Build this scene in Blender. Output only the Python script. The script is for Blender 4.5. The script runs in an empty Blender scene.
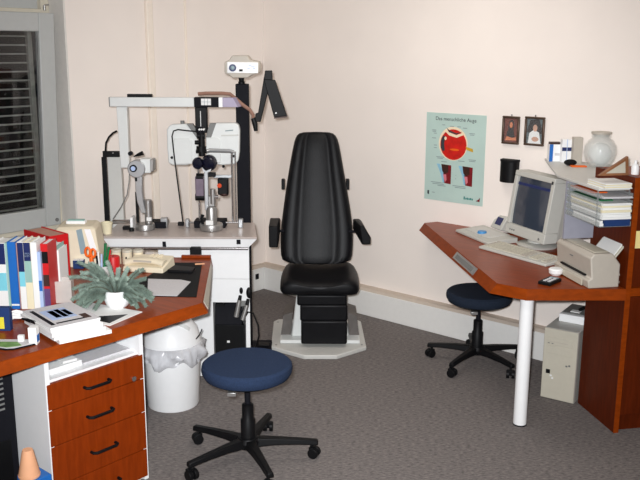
import bpy, bmesh, math, random
from mathutils import Vector, Matrix
random.seed(7)
R = math.radians
scn = bpy.context.scene
COL = scn.collection

# ---------------------------------------------------------------- camera measurements
FPX, PITCH, ROLL, HEAD = 842.0, R(12.84), R(0.25), R(40.8)
CAM = Vector((4.555, -4.596, 1.874))
RZ = Matrix.Rotation(HEAD, 3, 'Z')
c_, s_ = math.cos(PITCH), math.sin(PITCH)
cr, sr = math.cos(ROLL), math.sin(ROLL)

def ray(x, y):
    a, b = (x - 320) / FPX, (y - 240) / FPX
    u, v = cr * a + sr * b, -sr * a + cr * b
    return RZ @ Vector((u, c_ - v * s_, -(v * c_ + s_)))

def onz(x, y, z):
    r = ray(x, y); return CAM + r * ((z - CAM.z) / r.z)

def ony(x, y, v):
    r = ray(x, y); return CAM + r * ((v - CAM.y) / r.y)

def onx(x, y, v):
    r = ray(x, y); return CAM + r * ((v - CAM.x) / r.x)

class Frame:
    """a local set of axes standing on a point of the room, turned by rz"""
    def __init__(self, o, rz):
        self.o = Vector(o); self.rz = rz
        self.m = Matrix.Rotation(rz, 3, 'Z')
    def loc(self, p): return self.m.transposed() @ (Vector(p) - self.o)
    def glo(self, p): return self.m @ Vector(p) + self.o
    def at(self, x, y, ly):            # where the sight line meets the local plane y = ly
        r = self.m.transposed() @ ray(x, y); o = self.loc(CAM)
        return o + r * ((ly - o.y) / r.y)
    def atx(self, x, y, lx):
        r = self.m.transposed() @ ray(x, y); o = self.loc(CAM)
        return o + r * ((lx - o.x) / r.x)
    def z(self, x, y, lz):             # lz is local height
        return self.loc(onz(x, y, lz + self.o.z))

# ---------------------------------------------------------------- materials
def lin(c):
    return tuple(((v / 255) / 12.92 if v / 255 <= 0.04045 else ((v / 255 + 0.055) / 1.055) ** 2.4) for v in c) + (1,)

def mat(name, rgb, rough=0.5, metal=0.0, noise=0.06, scale=30, bump=0.0, bscale=200, coat=0.0, trans=0.0, alpha=1.0, ior=1.45, emit=None, spec=0.5):
    m = bpy.data.materials.new(name); m.use_nodes = True
    nt = m.node_tree; b = nt.nodes['Principled BSDF']
    b.inputs['Roughness'].default_value = rough
    b.inputs['Metallic'].default_value = metal
    b.inputs['Coat Weight'].default_value = coat
    b.inputs['Transmission Weight'].default_value = trans
    b.inputs['Alpha'].default_value = alpha
    b.inputs['IOR'].default_value = ior
    b.inputs['Specular IOR Level'].default_value = spec
    tc = nt.nodes.new('ShaderNodeTexCoord')
    n = nt.nodes.new('ShaderNodeTexNoise'); n.inputs['Scale'].default_value = scale; n.inputs['Detail'].default_value = 4
    nt.links.new(tc.outputs['Object'], n.inputs['Vector'])
    cr_ = nt.nodes.new('ShaderNodeValToRGB')
    base = lin(rgb)
    lo = tuple(max(0, v * (1 - noise)) for v in base[:3]) + (1,); hi = tuple(min(1, v * (1 + noise)) for v in base[:3]) + (1,)
    cr_.color_ramp.elements[0].position = .3; cr_.color_ramp.elements[1].position = .7
    cr_.color_ramp.elements[0].color = lo; cr_.color_ramp.elements[1].color = hi
    nt.links.new(n.outputs['Fac'], cr_.inputs['Fac'])
    nt.links.new(cr_.outputs['Color'], b.inputs['Base Color'])
    if bump:
        n2 = nt.nodes.new('ShaderNodeTexNoise'); n2.inputs['Scale'].default_value = bscale; n2.inputs['Detail'].default_value = 3
        nt.links.new(tc.outputs['Object'], n2.inputs['Vector'])
        bp = nt.nodes.new('ShaderNodeBump'); bp.inputs['Strength'].default_value = bump; bp.inputs['Distance'].default_value = 0.003
        nt.links.new(n2.outputs['Fac'], bp.inputs['Height']); nt.links.new(bp.outputs['Normal'], b.inputs['Normal'])
    if emit:
        b.inputs['Emission Color'].default_value = lin(emit[0]); b.inputs['Emission Strength'].default_value = emit[1]
    return m

def wood(name, dark, light, rough=.3, axis=(1, 1, 1), coat=.08):
    m = mat(name, dark, rough, coat=coat)
    nt = m.node_tree; b = nt.nodes['Principled BSDF']
    tc = nt.nodes['Texture Coordinate']
    mp = nt.nodes.new('ShaderNodeMapping'); mp.inputs['Scale'].default_value = axis
    nt.links.new(tc.outputs['Object'], mp.inputs['Vector'])
    n = nt.nodes['Noise Texture']; n.inputs['Scale'].default_value = 6; n.inputs['Detail'].default_value = 8; n.inputs['Distortion'].default_value = .6
    nt.links.new(mp.outputs['Vector'], n.inputs['Vector'])
    cr_ = nt.nodes['Color Ramp']
    cr_.color_ramp.elements[0].color = lin(dark); cr_.color_ramp.elements[1].color = lin(light)
    b.inputs['Specular IOR Level'].default_value = .12
    b.inputs['Coat Roughness'].default_value = .25
    return m

M = {}
M['wall'] = mat('wall_paint', (247, 237, 229), .85, noise=.02, scale=3, bump=.12, bscale=160)
M['ceiling'] = mat('ceiling_paint', (235, 230, 222), .9, noise=.02)
M['reveal'] = mat('reveal_paint', (226, 222, 216), .85, noise=.03, bump=.1)
M['trunk'] = mat('white_trunking', (238, 236, 232), .45, noise=.015)
M['trunk_top'] = mat('trunking_cap', (200, 186, 172), .6, noise=.03)
M['white'] = mat('white_plastic', (246, 246, 246), .4, noise=.01)
M['offwhite'] = mat('offwhite_enamel', (226, 228, 226), .35, noise=.015)
M['beige'] = mat('beige_plastic', (196, 190, 174), .5, noise=.02)
M['beige2'] = mat('warm_beige_plastic', (228, 216, 190), .5, noise=.02)
M['greige'] = mat('grey_beige_plastic', (186, 178, 166), .5, noise=.02)
M['cgrey'] = mat('computer_grey', (196, 195, 188), .5, noise=.015, bump=.05, bscale=600)
M['lgrey'] = mat('light_grey_board', (206, 205, 200), .5, noise=.02)
M['mgrey'] = mat('mid_grey', (120, 120, 118), .5, noise=.04)
M['dgrey'] = mat('dark_grey', (26, 26, 31), .6, noise=.05, spec=.08)
M['black'] = mat('black_plastic', (15, 15, 17), .5, noise=.1, spec=.22)
M['blackm'] = mat('matt_black', (13, 13, 15), .8, noise=.1, spec=.3)
M['leather'] = mat('black_leather', (14, 14, 17), .45, noise=.3, scale=14, bump=.2, bscale=90, spec=.22)
M['chrome'] = mat('chrome', (215, 215, 218), .18, 1.0, noise=.02)
M['silver'] = mat('satin_silver', (186, 188, 190), .38, .75, noise=.03)
M['steel'] = mat('brushed_steel', (168, 166, 164), .4, .8, noise=.06)
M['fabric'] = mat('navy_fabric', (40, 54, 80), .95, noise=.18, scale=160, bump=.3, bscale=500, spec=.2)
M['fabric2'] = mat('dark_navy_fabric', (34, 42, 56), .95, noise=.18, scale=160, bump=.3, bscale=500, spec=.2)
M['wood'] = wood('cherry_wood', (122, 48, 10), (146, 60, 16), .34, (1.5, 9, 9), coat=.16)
M['woodShade'] = wood('cherry_wood_shaded', (78, 26, 4), (94, 33, 7), .5, (9, 9, 1.2))  # same cherry, darkened to put the panel's grazing-light shade into the colour
M['woodD'] = wood('cherry_drawer_fronts', (122, 43, 3), (140, 52, 6), .5, (9, 9, 1.2))
M['woodE'] = wood('cherry_edge_band', (126, 50, 4), (146, 60, 6), .5, (3, 3, 9))
M['frame_wood'] = wood('frame_wood', (126, 84, 56), (150, 104, 74), .4)
M['pewter'] = mat('pewter_frame', (92, 74, 62), .35, .5, noise=.1)
M['tabletop'] = mat('grey_brown_laminate', (184, 172, 166), .3, noise=.05, scale=60)
M['paper'] = mat('white_paper', (236, 236, 234), .8, noise=.01)
M['paperg'] = mat('greyish_paper', (206, 204, 206), .8, noise=.06, scale=120)
M['cream'] = mat('cream_paper', (232, 222, 190), .8, noise=.02)
M['red'] = mat('red_cover', (198, 22, 26), .45, noise=.06)
M['blue'] = mat('blue_cover', (28, 104, 186), .45, noise=.04)
M['navy'] = mat('navy_cover', (26, 40, 92), .45, noise=.06)
M['dblue'] = mat('deep_blue', (22, 52, 104), .6, noise=.05)
M['cyan'] = mat('cyan_cover', (126, 206, 222), .5, noise=.04)
M['sage'] = mat('sage_cover', (150, 186, 178), .5, noise=.04)
M['lblue'] = mat('pale_blue_cover', (176, 196, 232), .5, noise=.04)
M['purple'] = mat('purple_cover', (92, 64, 110), .5, noise=.06)
M['pinkbrown'] = mat('pinkish_brown', (198, 150, 132), .6, noise=.06)
M['green'] = mat('green_plastic', (24, 110, 62), .5, noise=.06)
M['leafgreen'] = mat('picture_green', (112, 150, 86), .6, noise=.3, scale=40)
M['orange'] = mat('orange_plastic', (236, 104, 24), .45, noise=.04)
M['yellow'] = mat('yellow_card', (226, 214, 60), .6, noise=.04)
M['note'] = mat('pale_yellow_note', (244, 224, 150), .8, noise=.03)
M['peach'] = mat('peach_card', (232, 172, 132), .7, noise=.03)
M['needle'] = mat('fir_needles', (132, 149, 137), .6, noise=.35, scale=30)
M['stem'] = mat('twig_bark', (88, 70, 48), .8, noise=.2)
M['glass'] = mat('clear_glass', (255, 255, 255), .02, noise=0, trans=1.0)
M['acryl'] = mat('clear_acrylic', (190, 196, 196), .12, noise=.01, alpha=.3)
M['bag'] = mat('grey_plastic_bag', (224, 224, 228), .22, noise=.08, scale=14, alpha=.72, bump=.6, bscale=40)
M['screen'] = mat('dark_crt_glass', (56, 64, 78), .12, noise=.04, scale=5, coat=.5)
M['glazing'] = mat('picture_glazing', (220, 226, 228), .08, noise=.01, alpha=.05)
M['lens'] = mat('dark_lens', (14, 16, 34), .15, noise=.05)
M['lcd'] = mat('blue_lcd', (36, 42, 92), .25, noise=.05)
M['lcdg'] = mat('grey_blue_display', (138, 160, 168), .4, noise=.05)
M['copper'] = mat('copper_brown_cable', (150, 112, 96), .5, noise=.06)
M['lilac'] = mat('lilac_grey', (168, 158, 182), .45, noise=.03)
M['drum'] = mat('mauve_grey_drum', (118, 104, 118), .4, .2, noise=.08)
M['jarglass'] = mat('jar_glass', (236, 240, 238), .04, noise=.01, alpha=.22, spec=.8)
M['amber'] = mat('amber_glass', (210, 70, 22), .3, noise=.1)
M['brownd'] = mat('dark_brown', (60, 32, 26), .5, noise=.1)
M['night'] = mat('night_dark', (8, 8, 9), .8, noise=.2)
M['slat'] = mat('louvre_metal', (150, 152, 146), .5, noise=.12)
M['winframe'] = mat('window_frame_paint', (186, 188, 186), .45, noise=.02)
M['creamframe'] = mat('cream_jamb', (214, 206, 188), .6, noise=.03)
M['poster'] = mat('poster_paper', (186, 209, 201), .55, noise=.04, scale=6)
M['eye_red'] = mat('poster_eye_red', (202, 26, 16), .55, noise=.2, scale=24)
M['eye_dark'] = mat('poster_dark_red', (120, 18, 26), .55, noise=.2, scale=24)
M['eye_white'] = mat('poster_cream', (244, 222, 190), .55, noise=.03)
M['ink'] = mat('poster_ink', (52, 56, 62), .6, noise=.05)
M['ink2'] = mat('poster_pale_ink', (130, 146, 148), .6, noise=.05)
M['teal'] = mat('poster_teal', (20, 128, 122), .6, noise=.05)
M['skin'] = mat('portrait_skin', (214, 128, 84), .5, noise=.1)
M['skin2'] = mat('portrait_skin_pale', (206, 160, 136), .5, noise=.1)
M['pdark'] = mat('portrait_dark', (34, 18, 16), .4, noise=.2)
M['pbrown'] = mat('portrait_brown', (110, 44, 22), .4, noise=.25, scale=40)
M['pgrey'] = mat('portrait_grey', (92, 102, 104), .4, noise=.3, scale=40)

def carpet():
    m = mat('carpet', (128, 126, 130), .95, spec=.1)
    nt = m.node_tree; b = nt.nodes['Principled BSDF']; tc = nt.nodes['Texture Coordinate']
    mp = nt.nodes.new('ShaderNodeMapping'); mp.inputs['Scale'].default_value = (26, 78, 1)
    mr = nt.nodes.new('ShaderNodeMapping'); mr.inputs['Rotation'].default_value = (0, 0, -HEAD)
    nt.links.new(tc.outputs['Object'], mr.inputs['Vector']); nt.links.new(mr.outputs['Vector'], mp.inputs['Vector'])
    n = nt.nodes['Noise Texture']; n.inputs['Scale'].default_value = 1.6; n.inputs['Detail'].default_value = 5; n.inputs['Roughness'].default_value = .7
    nt.links.new(mp.outputs['Vector'], n.inputs['Vector'])
    r = nt.nodes['Color Ramp'].color_ramp
    r.elements[0].position = .34; r.elements[1].position = .66
    r.elements[0].color = lin((92, 88, 88)); r.elements[1].color = lin((148, 140, 136))
    n2 = nt.nodes.new('ShaderNodeTexNoise'); n2.inputs['Scale'].default_value = 350
    nt.links.new(tc.outputs['Object'], n2.inputs['Vector'])
    bp = nt.nodes.new('ShaderNodeBump'); bp.inputs['Strength'].default_value = .5; bp.inputs['Distance'].default_value = .004
    nt.links.new(n2.outputs['Fac'], bp.inputs['Height']); nt.links.new(bp.outputs['Normal'], b.inputs['Normal'])
    return m
M['carpet'] = carpet()

# ---------------------------------------------------------------- mesh helpers
class MB:
    def __init__(self): self.bm = bmesh.new()
    def _v(self, p): return self.bm.verts.new(p)
    def box(self, x0, x1, y0, y1, z0, z1, mx=None):
        P = [Vector(p) for p in ((x0,y0,z0),(x1,y0,z0),(x1,y1,z0),(x0,y1,z0),(x0,y0,z1),(x1,y0,z1),(x1,y1,z1),(x0,y1,z1))]
        if mx is not None: P = [mx @ p for p in P]
        return self.hexa(P)
    def hexa(self, P):
        v = [self._v(p) for p in P]
        for f in ((0,3,2,1),(4,5,6,7),(0,1,5,4),(1,2,6,5),(2,3,7,6),(3,0,4,7)):
            self.bm.faces.new([v[i] for i in f])
        return self
    def prism(self, bot, top):
        """bot, top: equally long lists of 3-D points"""
        a = [self._v(p) for p in bot]; b = [self._v(p) for p in top]; n = len(a)
        self.bm.faces.new(a[::-1]); self.bm.faces.new(b)
        for i in range(n):
            j = (i + 1) % n; self.bm.faces.new((a[i], a[j], b[j], b[i]))
        return self
    def plan(self, pts, z0, z1):
        return self.prism([(p[0], p[1], z0) for p in pts], [(p[0], p[1], z1) for p in pts])
    def face_xz(self, pts, y0, y1):
        return self.prism([(p[0], y0, p[1]) for p in pts], [(p[0], y1, p[1]) for p in pts])
    def cyl(self, p0, p1, r0, r1=None, seg=20):
        p0, p1 = Vector(p0), Vector(p1); r1 = r0 if r1 is None else r1
        d = (p1 - p0).normalized(); q = d.to_track_quat('Z', 'Y')
        A = [q @ Vector((math.cos(2*math.pi*i/seg), math.sin(2*math.pi*i/seg), 0)) for i in range(seg)]
        return self.prism([p0 + a * r0 for a in A], [p1 + a * r1 for a in A])
    def tube(self, pts, r, seg=8):
        pts = [Vector(p) for p in pts]; rings = []
        rr = r if isinstance(r, (list, tuple)) else [r] * len(pts)
        up = None
        for i, p in enumerate(pts):
            d = (pts[min(i+1, len(pts)-1)] - pts[max(i-1, 0)]).normalized()
            if up is None: up = d.orthogonal().normalized()
            up = (up - d * up.dot(d)).normalized(); s = d.cross(up)
            rings.append([self._v(p + (up * math.cos(2*math.pi*k/seg) + s * math.sin(2*math.pi*k/seg)) * rr[i]) for k in range(seg)])
        for a, b in zip(rings, rings[1:]):
            for k in range(seg): self.bm.faces.new((a[k], a[(k+1)%seg], b[(k+1)%seg], b[k]))
        self.bm.faces.new(rings[0][::-1]); self.bm.faces.new(rings[-1])
        return self
    def lathe(self, prof, c=(0, 0, 0), seg=32, mx=None, wob=None):
        c = Vector(c); rings = []
        for j, (r, z) in enumerate(prof):
            ring = []
            for k in range(seg):
                a = 2 * math.pi * k / seg; rr = max(r, 1e-4)
                if wob: rr, zz = wob(rr, z, a, j)
                else: zz = z
                p = Vector((rr * math.cos(a), rr * math.sin(a), zz))
                if mx is not None: p = mx @ p
                ring.append(self._v(c + p))
            rings.append(ring)
        for a, b in zip(rings, rings[1:]):
            for k in range(seg): self.bm.faces.new((a[k], a[(k+1)%seg], b[(k+1)%seg], b[k]))
        self.bm.faces.new(rings[0][::-1]); self.bm.faces.new(rings[-1])
        return self
    def ball(self, c, r, sc=(1, 1, 1), seg=20):
        m = Matrix.Translation(Vector(c)) @ Matrix.Diagonal((r*sc[0], r*sc[1], r*sc[2], 1))
        bmesh.ops.create_uvsphere(self.bm, u_segments=seg, v_segments=seg // 2, radius=1, matrix=m)
        return self
    def loft(self, rings):
        V = [[self._v(p) for p in ring] for ring in rings]; n = len(V[0])
        for a, b in zip(V, V[1:]):
            for k in range(n): self.bm.faces.new((a[k], a[(k+1)%n], b[(k+1)%n], b[k]))
        self.bm.faces.new(V[0][::-1]); self.bm.faces.new(V[-1])
        return self
    def build(self, name, m, parent=None, bevel=0, sub=0, seg=2, smooth=True, ang=35):
        bmesh.ops.recalc_face_normals(self.bm, faces=self.bm.faces[:])
        me = bpy.data.meshes.new(name); self.bm.to_mesh(me); self.bm.free()
        if smooth and len(me.polygons):
            me.polygons.foreach_set('use_smooth', [True] * len(me.polygons)); me.set_sharp_from_angle(angle=R(ang))
        me.materials.append(M[m] if isinstance(m, str) else m)
        o = bpy.data.objects.new(name, me); COL.objects.link(o)
        if parent is not None: o.parent = parent
        if bevel:
            b = o.modifiers.new('bevel', 'BEVEL'); b.width = bevel; b.segments = seg; b.limit_method = 'ANGLE'; b.angle_limit = R(30)
        if sub:
            s = o.modifiers.new('sub', 'SUBSURF'); s.levels = sub; s.render_levels = sub
        return o

def tag(o, label, cat, group=None, kind=None):
    if label: o['label'] = label
    if cat: o['category'] = cat
    if group: o['group'] = group
    if kind: o['kind'] = kind
    return o

def thing(name, label, cat, loc=(0, 0, 0), rz=0, group=None):
    o = bpy.data.objects.new(name, None); COL.objects.link(o)
    o.empty_display_size = .05
    o.location = loc; o.rotation_euler = (0, 0, rz)
    return tag(o, label, cat, group)

def struct(mb, name, m, **k):
    o = mb.build(name, m, **k); o['kind'] = 'structure'; return o

def tree_copy(o, parent=None):
    c = o.copy(); COL.objects.link(c); c.parent = parent
    for ch in list(o.children): tree_copy(ch, c)
    return c

def text(name, body, size, m, parent, loc, rot=(R(90), 0, 0), align='CENTER', ext=.0003):
    cu = bpy.data.curves.new(name, 'FONT'); cu.body = body; cu.size = size; cu.extrude = ext; cu.align_x = align; cu.resolution_u = 3
    t = bpy.data.objects.new(name, cu); COL.objects.link(t)
    dg = bpy.context.evaluated_depsgraph_get(); dg.update()
    me = bpy.data.meshes.new_from_object(t.evaluated_get(dg)); me.name = name
    bpy.data.objects.remove(t); bpy.data.curves.remove(cu)
    me.materials.clear(); me.materials.append(M[m])
    o = bpy.data.objects.new(name, me); COL.objects.link(o); o.parent = parent; o.location = loc; o.rotation_euler = rot
    return o

def ellipse(cx, cz, rx, rz_, n=28, a0=0, a1=360):
    full = abs(a1 - a0) >= 360
    k = n if full else n + 1
    return [(cx + rx * math.cos(R(a0 + (a1 - a0) * i / n)), cz + rz_ * math.sin(R(a0 + (a1 - a0) * i / n))) for i in range(k)]

# ================================================================ ROOM
WX, WY = -.055, .08         # faces of the left wall and of the poster wall
XR, YF, ZC = 5.6, -5.6, 2.62
REV = -1.62                  # far side of the window recess
SX = WX - .165               # plane of the window
struct(MB().box(SX - .3, XR + .1, YF - .1, WY + .1, -.1, 0), 'floor', 'carpet')
struct(MB().box(SX - .3, XR + .1, YF - .1, WY + .1, ZC, ZC + .1), 'ceiling', 'ceiling')
struct(MB().box(SX - .3, XR + .1, WY, WY + .1, 0, ZC), 'wall_back', 'wall')
struct(MB().box(XR, XR + .1, YF, WY, 0, ZC), 'wall_right', 'wall')
struct(MB().box(SX - .3, XR + .1, YF - .1, YF, 0, ZC), 'wall_front', 'wall')
w = MB()
w.box(SX - .12, WX, REV, WY, 0, ZC)
w.box(SX - .12, WX, YF, -4.2, 0, ZC)
w.box(SX - .12, WX, -4.2, REV, 0, .70)
struct(w, 'wall_left', 'wall')
struct(MB().box(SX - .12, WX - .001, REV - .012, REV, .70, ZC), 'trim_reveal', 'reveal')
struct(MB().box(SX - .12, WX + .012, -4.2, REV - .012, .70, .725), 'trim_sill', 'reveal', bevel=.004)
# vertical casing strips on the left wall
yy = onx(152, 120, WX).y
M['casing'] = mat('cream_casing_paint', (249, 237, 223), .7, noise=.02)
struct(MB().box(WX, WX + .028, yy - .028, yy + .022, .0, ZC), 'trim_casing', 'casing', bevel=.006)
yy = onx(188, 120, WX).y
struct(MB().box(WX, WX + .009, yy - .008, yy + .008, .0, ZC), 'trim_joint', 'casing', bevel=.002)
struct(MB().box(WX, WX + .006, WY - .012, WY, .2, ZC), 'trim_corner', 'wall', bevel=.002)
# skirting trunking round the corner
t = MB(); t.box(WX, XR, 0, WY, 0, .18); struct(t, 'baseboard_back', 'trunk', bevel=.004)
t = MB(); t.hexa([Vector(p) for p in ((WX,.004,.18),(XR,.004,.18),(XR,WY,.18),(WX,WY,.18),(WX,.02,.196),(XR,.02,.196),(XR,WY,.20),(WX,WY,.20))])
struct(t, 'trim_back_cap', 'trunk_top')
t = MB(); t.box(WX, 0, -3.9, 0, 0, .18); struct(t, 'baseboard_left', 'trunk', bevel=.004)
t = MB(); t.hexa([Vector(p) for p in ((WX,-3.9,.18),(-.004,-3.9,.18),(-.004,.004,.18),(WX,.004,.18),(WX,-3.9,.20),(-.02,-3.9,.196),(-.02,.02,.196),(WX,.02,.20))])
struct(t, 'trim_left_cap', 'trunk_top')

# window: fixed frame, tilted sash, pane, louvre blind outside
win = bpy.data.objects.new('window_1', None); COL.objects.link(win); win['kind'] = 'structure'
win.location = (SX, REV - .012, 0)
f = MB()
f.box(-.05, .01, -.055, 0, .725, ZC)
f.box(-.05, .01, -2.55, -.055, 2.02, 2.10); f.box(-.05, .01, -2.55, -.055, .725, .77); f.box(-.05, .01, -2.55, -2.5, .725, ZC)
f.build('jamb', 'creamframe', win, bevel=.005)
MB().box(-.07, -.03, -2.55, -.055, 2.10, ZC).build('transom_panel', 'winframe', win)
tilt = R(3.2)
def sash_pt(y, z, d): # d: distance into the room off the sash face; tilts about its bottom edge
    return Vector((.012 + d + math.sin(tilt) * (z - .765), y, .765 + math.cos(tilt) * (z - .765)))
sa = MB()
def sash_box(y0, y1, z0, z1, d0, d1):
    sa.hexa([sash_pt(y0,z0,d0), sash_pt(y0,z0,d1), sash_pt(y1,z0,d1), sash_pt(y1,z0,d0), sash_pt(y0,z1,d0), sash_pt(y0,z1,d1), sash_pt(y1,z1,d1), sash_pt(y1,z1,d0)])
yo, yi = -.046, -.15
sash_box(yi, yo, .765, 2.075, 0, .05); sash_box(-1.3, yi, .765, .885, 0, .05); sash_box(-1.3, yi, 1.965, 2.075, 0, .05); sash_box(-1.4, -1.3, .765, 2.075, 0, .05)
sash = sa.build('sash', 'winframe', win, bevel=.006)
g = MB(); g.hexa([sash_pt(-1.3,.885,.02), sash_pt(-1.3,.885,.026), sash_pt(yi,.885,.026), sash_pt(yi,.885,.02), sash_pt(-1.3,1.965,.02), sash_pt(-1.3,1.965,.026), sash_pt(yi,1.965,.026), sash_pt(yi,1.965,.02)])
g.build('pane', 'glass', win)
g = MB(); p = sash_pt(yo - .045, 2.09, .02); g.cyl(p, p + Vector((0, 0, .03)), .008); g.cyl(p + Vector((0,0,.03)), p + Vector((.0, .03, .034)), .004)
g.build('tilt_stay', 'steel', win)
g = MB(); p = sash_pt(yo - .03, .80, .05); g.cyl(p, p + Vector((.006, 0, 0)), .012); g.build('hinge_cap', 'mgrey', win)
bl = thing('louvre_blind', 'dark metal louvre blind outside the tilted window at left', 'blind', (SX - .085, REV - .08, .80))
s = MB()
for k in range(25):
    z = .053 * k + .02
    s.box(-.004, .012, -1.5, -.02, z, z + .009)
s.build('slats', 'slat', bl)
MB().box(-.006, .02, -.05, -.02, 0, 1.3).build('side_rail', 'slat', bl)
MB().box(-.012, -.006, -1.5, 0, 0, 1.35).build('night_backing', 'night', bl)  # black sheet standing for the night dark between the slats

# ================================================================ WALL PIECES ON THE POSTER WALL
def wallxz(px, py): v = ony(px, py, WY); return v.x, v.z
x0, z1 = wallxz(427.2, 112); x1, z0 = wallxz(482.6, 206.5)
PW, PH = x1 - x0, z1 - z0
po = thing('eye_poster', 'pale green poster of the human eye pinned on the pink wall', 'poster', (x0, WY, z0))
MB().box(0, PW, -.003, -.0005, 0, PH).build('sheet', 'poster', po)
def flat(name, pts, m, k=0): return MB().face_xz([(u * PW, v * PH) for u, v in pts], -.0036 - .0004 * k, -.003).build(name, m, po, smooth=False)
asp = PH / PW
def circ(cx, cz, r, **k): return ellipse(cx, cz, r, r / asp, **k)
flat('sclera', circ(.47, .665, .245, n=40), 'eye_white', 0)
flat('eyeball', circ(.475, .655, .222, n=40), 'eye_red', 1)
flat('iris', [(.265, .70), (.30, .75), (.335, .74), (.32, .66), (.335, .585), (.30, .57), (.265, .61)], 'ink', 2)
flat('eyelid', [(.34, .825), (.40, .79), (.52, .765), (.64, .80), (.65, .775), (.53, .735), (.40, .755), (.33, .80)], 'eye_white', 2)
flat('lid_shade', [(.35, .84), (.41, .81), (.52, .785), (.62, .81), (.52, .77), (.40, .79)], 'ink', 3)
flat('optic_nerve', [(.685, .645), (.80, .628), (.81, .59), (.70, .61)], mat('nerve_yellow', (206, 164, 50), .5, noise=.1), 2)
flat('highlight', ellipse(.50, .60, .08, .012, n=16), 'orange', 2)
flat('pupil_light', ellipse(.34, .72, .02, .02, n=12), 'eye_white', 3)
for (u0, u1) in ((.175, .455), (.545, .815)):
    flat('diagram_panel', [(u0, .215), (u1, .205), (u1, .42), (u0, .43)], 'poster', 1)
    flat('diagram_tissue', [(u1 - .11, .21), (u1, .205), (u1, .42), (u1 - .16, .425), (u1 - .13, .31)], 'eye_dark', 3)
    flat('diagram_lens', [(u1 - .17, .425), (u1 - .05, .42), (u1 - .045, .34), (u1 - .10, .315), (u1 - .15, .345)], 'brownd', 4)
    flat('diagram_pink', [(u1 - .135, .31), (u1 - .08, .31), (u1 - .07, .25), (u1 - .10, .22)], mat('poster_pink', (214, 120, 130), .55), 4)
    flat('diagram_cornea', [(u0 + .03, .425), (u0 + .085, .425), (u0 + .155, .32), (u1 - .10, .215), (u1 - .135, .215), (u0 + .10, .32)], mat('poster_light_blue', (140, 190, 214), .55), 3)
text('title', 'Das menschliche Auge', .0335, 'ink', po, (PW * .5, -.0034, PH * .918))
rr = random.Random(3)
ln = MB()
for (u, v, wd) in ((.14,.80,.07),(.14,.785,.06),(.16,.765,.05),(.14,.71,.07),(.17,.63,.05),(.17,.60,.05),(.30,.865,.05),(.44,.855,.07),(.56,.855,.06),(.66,.845,.07),(.78,.79,.09),(.78,.775,.07),(.80,.50,.12),(.80,.485,.10),(.62,.475,.11),(.26,.50,.14),(.26,.485,.10),(.33,.45,.10),
                   (.20,.31,.06),(.22,.265,.07),(.56,.31,.05),(.56,.27,.06),(.22,.205,.22),(.24,.188,.20),(.30,.172,.14),(.60,.190,.22),(.62,.173,.18),(.16,.085,.05)):
    ln.box((u - wd/2) * PW, (u + wd/2) * PW, -.0036, -.003, v * PH, (v + .007) * PH)
ln.build('caption_lines', 'ink2', po)
lg = MB()
lg.box(.685*PW, .705*PW, -.0037, -.003, .052*PH, .086*PH)
for k in range(5): lg.box((.715 + .026*k)*PW, (.734 + .026*k)*PW, -.0037, -.003, .053*PH, (.073 + .004*(k % 2))*PH)
lg.build('publisher_mark', 'teal', po)
flat('publisher_emblem', [(.885, .05), (.95, .045), (.955, .095), (.93, .07)], 'eye_dark', 2)
flat('publisher_emblem', [(.055, .065), (.085, .06), (.085, .105), (.055, .105)], 'ink', 2)

def picture(x0, x1, z0, z1, label, which):
    p = thing('framed_picture', label, 'picture', (x0, WY, z0), 0, 'framed portraits on the pink wall')
    W, Hh, b = x1 - x0, z1 - z0, .013
    fr = MB(); fr.box(0, W, -.018, 0, 0, b); fr.box(0, W, -.018, 0, Hh - b, Hh); fr.box(0, b, -.018, 0, b, Hh - b); fr.box(W - b, W, -.018, 0, b, Hh - b)
    fr.build('frame', 'pewter', p, bevel=.004)
    q = MB().box(b, W - b, -.006, -.001, b, Hh - b).build('photo', 'pbrown' if which == 0 else 'pgrey', p)
    def bit(name, pts, m, k): MB().face_xz([(b + u * (W - 2*b), b + v * (Hh - 2*b)) for u, v in pts], -.0066 - .0004 * k, -.006).build(name, m, q, smooth=False)
    if which == 0:
        bit('hair', [(.30,.35),(.28,.62),(.36,.88),(.55,.95),(.70,.86),(.72,.60),(.66,.35)], 'pdark', 0)
        bit('dress', [(.12,.10),(.22,.44),(.45,.55),(.70,.48),(.86,.10)], 'pdark', 1)
        bit('face', ellipse(.50, .72, .11, .125, n=16), 'skin', 2)
        bit('arm', [(.08,.06),(.20,.24),(.60,.18),(.92,.22),(.92,.08)], 'skin', 3)
    else:
        bit('backdrop', [(0,.45),(.2,.95),(.75,1),(1,.55),(1,.4)], 'pdark', 0)
        bit('shirt', [(.10,.0),(.18,.42),(.45,.56),(.78,.46),(.92,.0)], 'paper', 1)
        bit('hair', ellipse(.52, .72, .21, .19, n=16), 'pdark', 2)
        bit('face', ellipse(.53, .63, .14, .14, n=16), 'skin2', 3)
        bit('hands', ellipse(.55, .18, .22, .10, n=16), 'skin2', 3)
    MB().box(b * .9, W - b * .9, -.010, -.0085, b * .9, Hh - b * .9).build('glazing', 'glazing', p)
    MB().cyl((W/2, -.004, Hh), (W/2, -.004, Hh + .012), .005, seg=10).build('hanger', 'chrome', p)
    return p
a, b_ = wallxz(502.3, 143.3), wallxz(520.8, 116.6)
picture(a[0], b_[0], a[1], b_[1], 'framed portrait of a dark haired woman, beside the poster', 0)
a, b_ = wallxz(524.5, 144.8), wallxz(546, 117.3)
picture(a[0], b_[0], a[1], b_[1], 'framed photo of a person in white, above the monitor', 1)
a, b_ = wallxz(502.5, 180.5), wallxz(520, 160)
hd = thing('wall_holder', 'black rounded plastic holder on the wall below the portraits', 'holder', ((a[0] + b_[0]) / 2, WY, a[1]))
W = b_[0] - a[0]; Hh = b_[1] - a[1]
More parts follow.
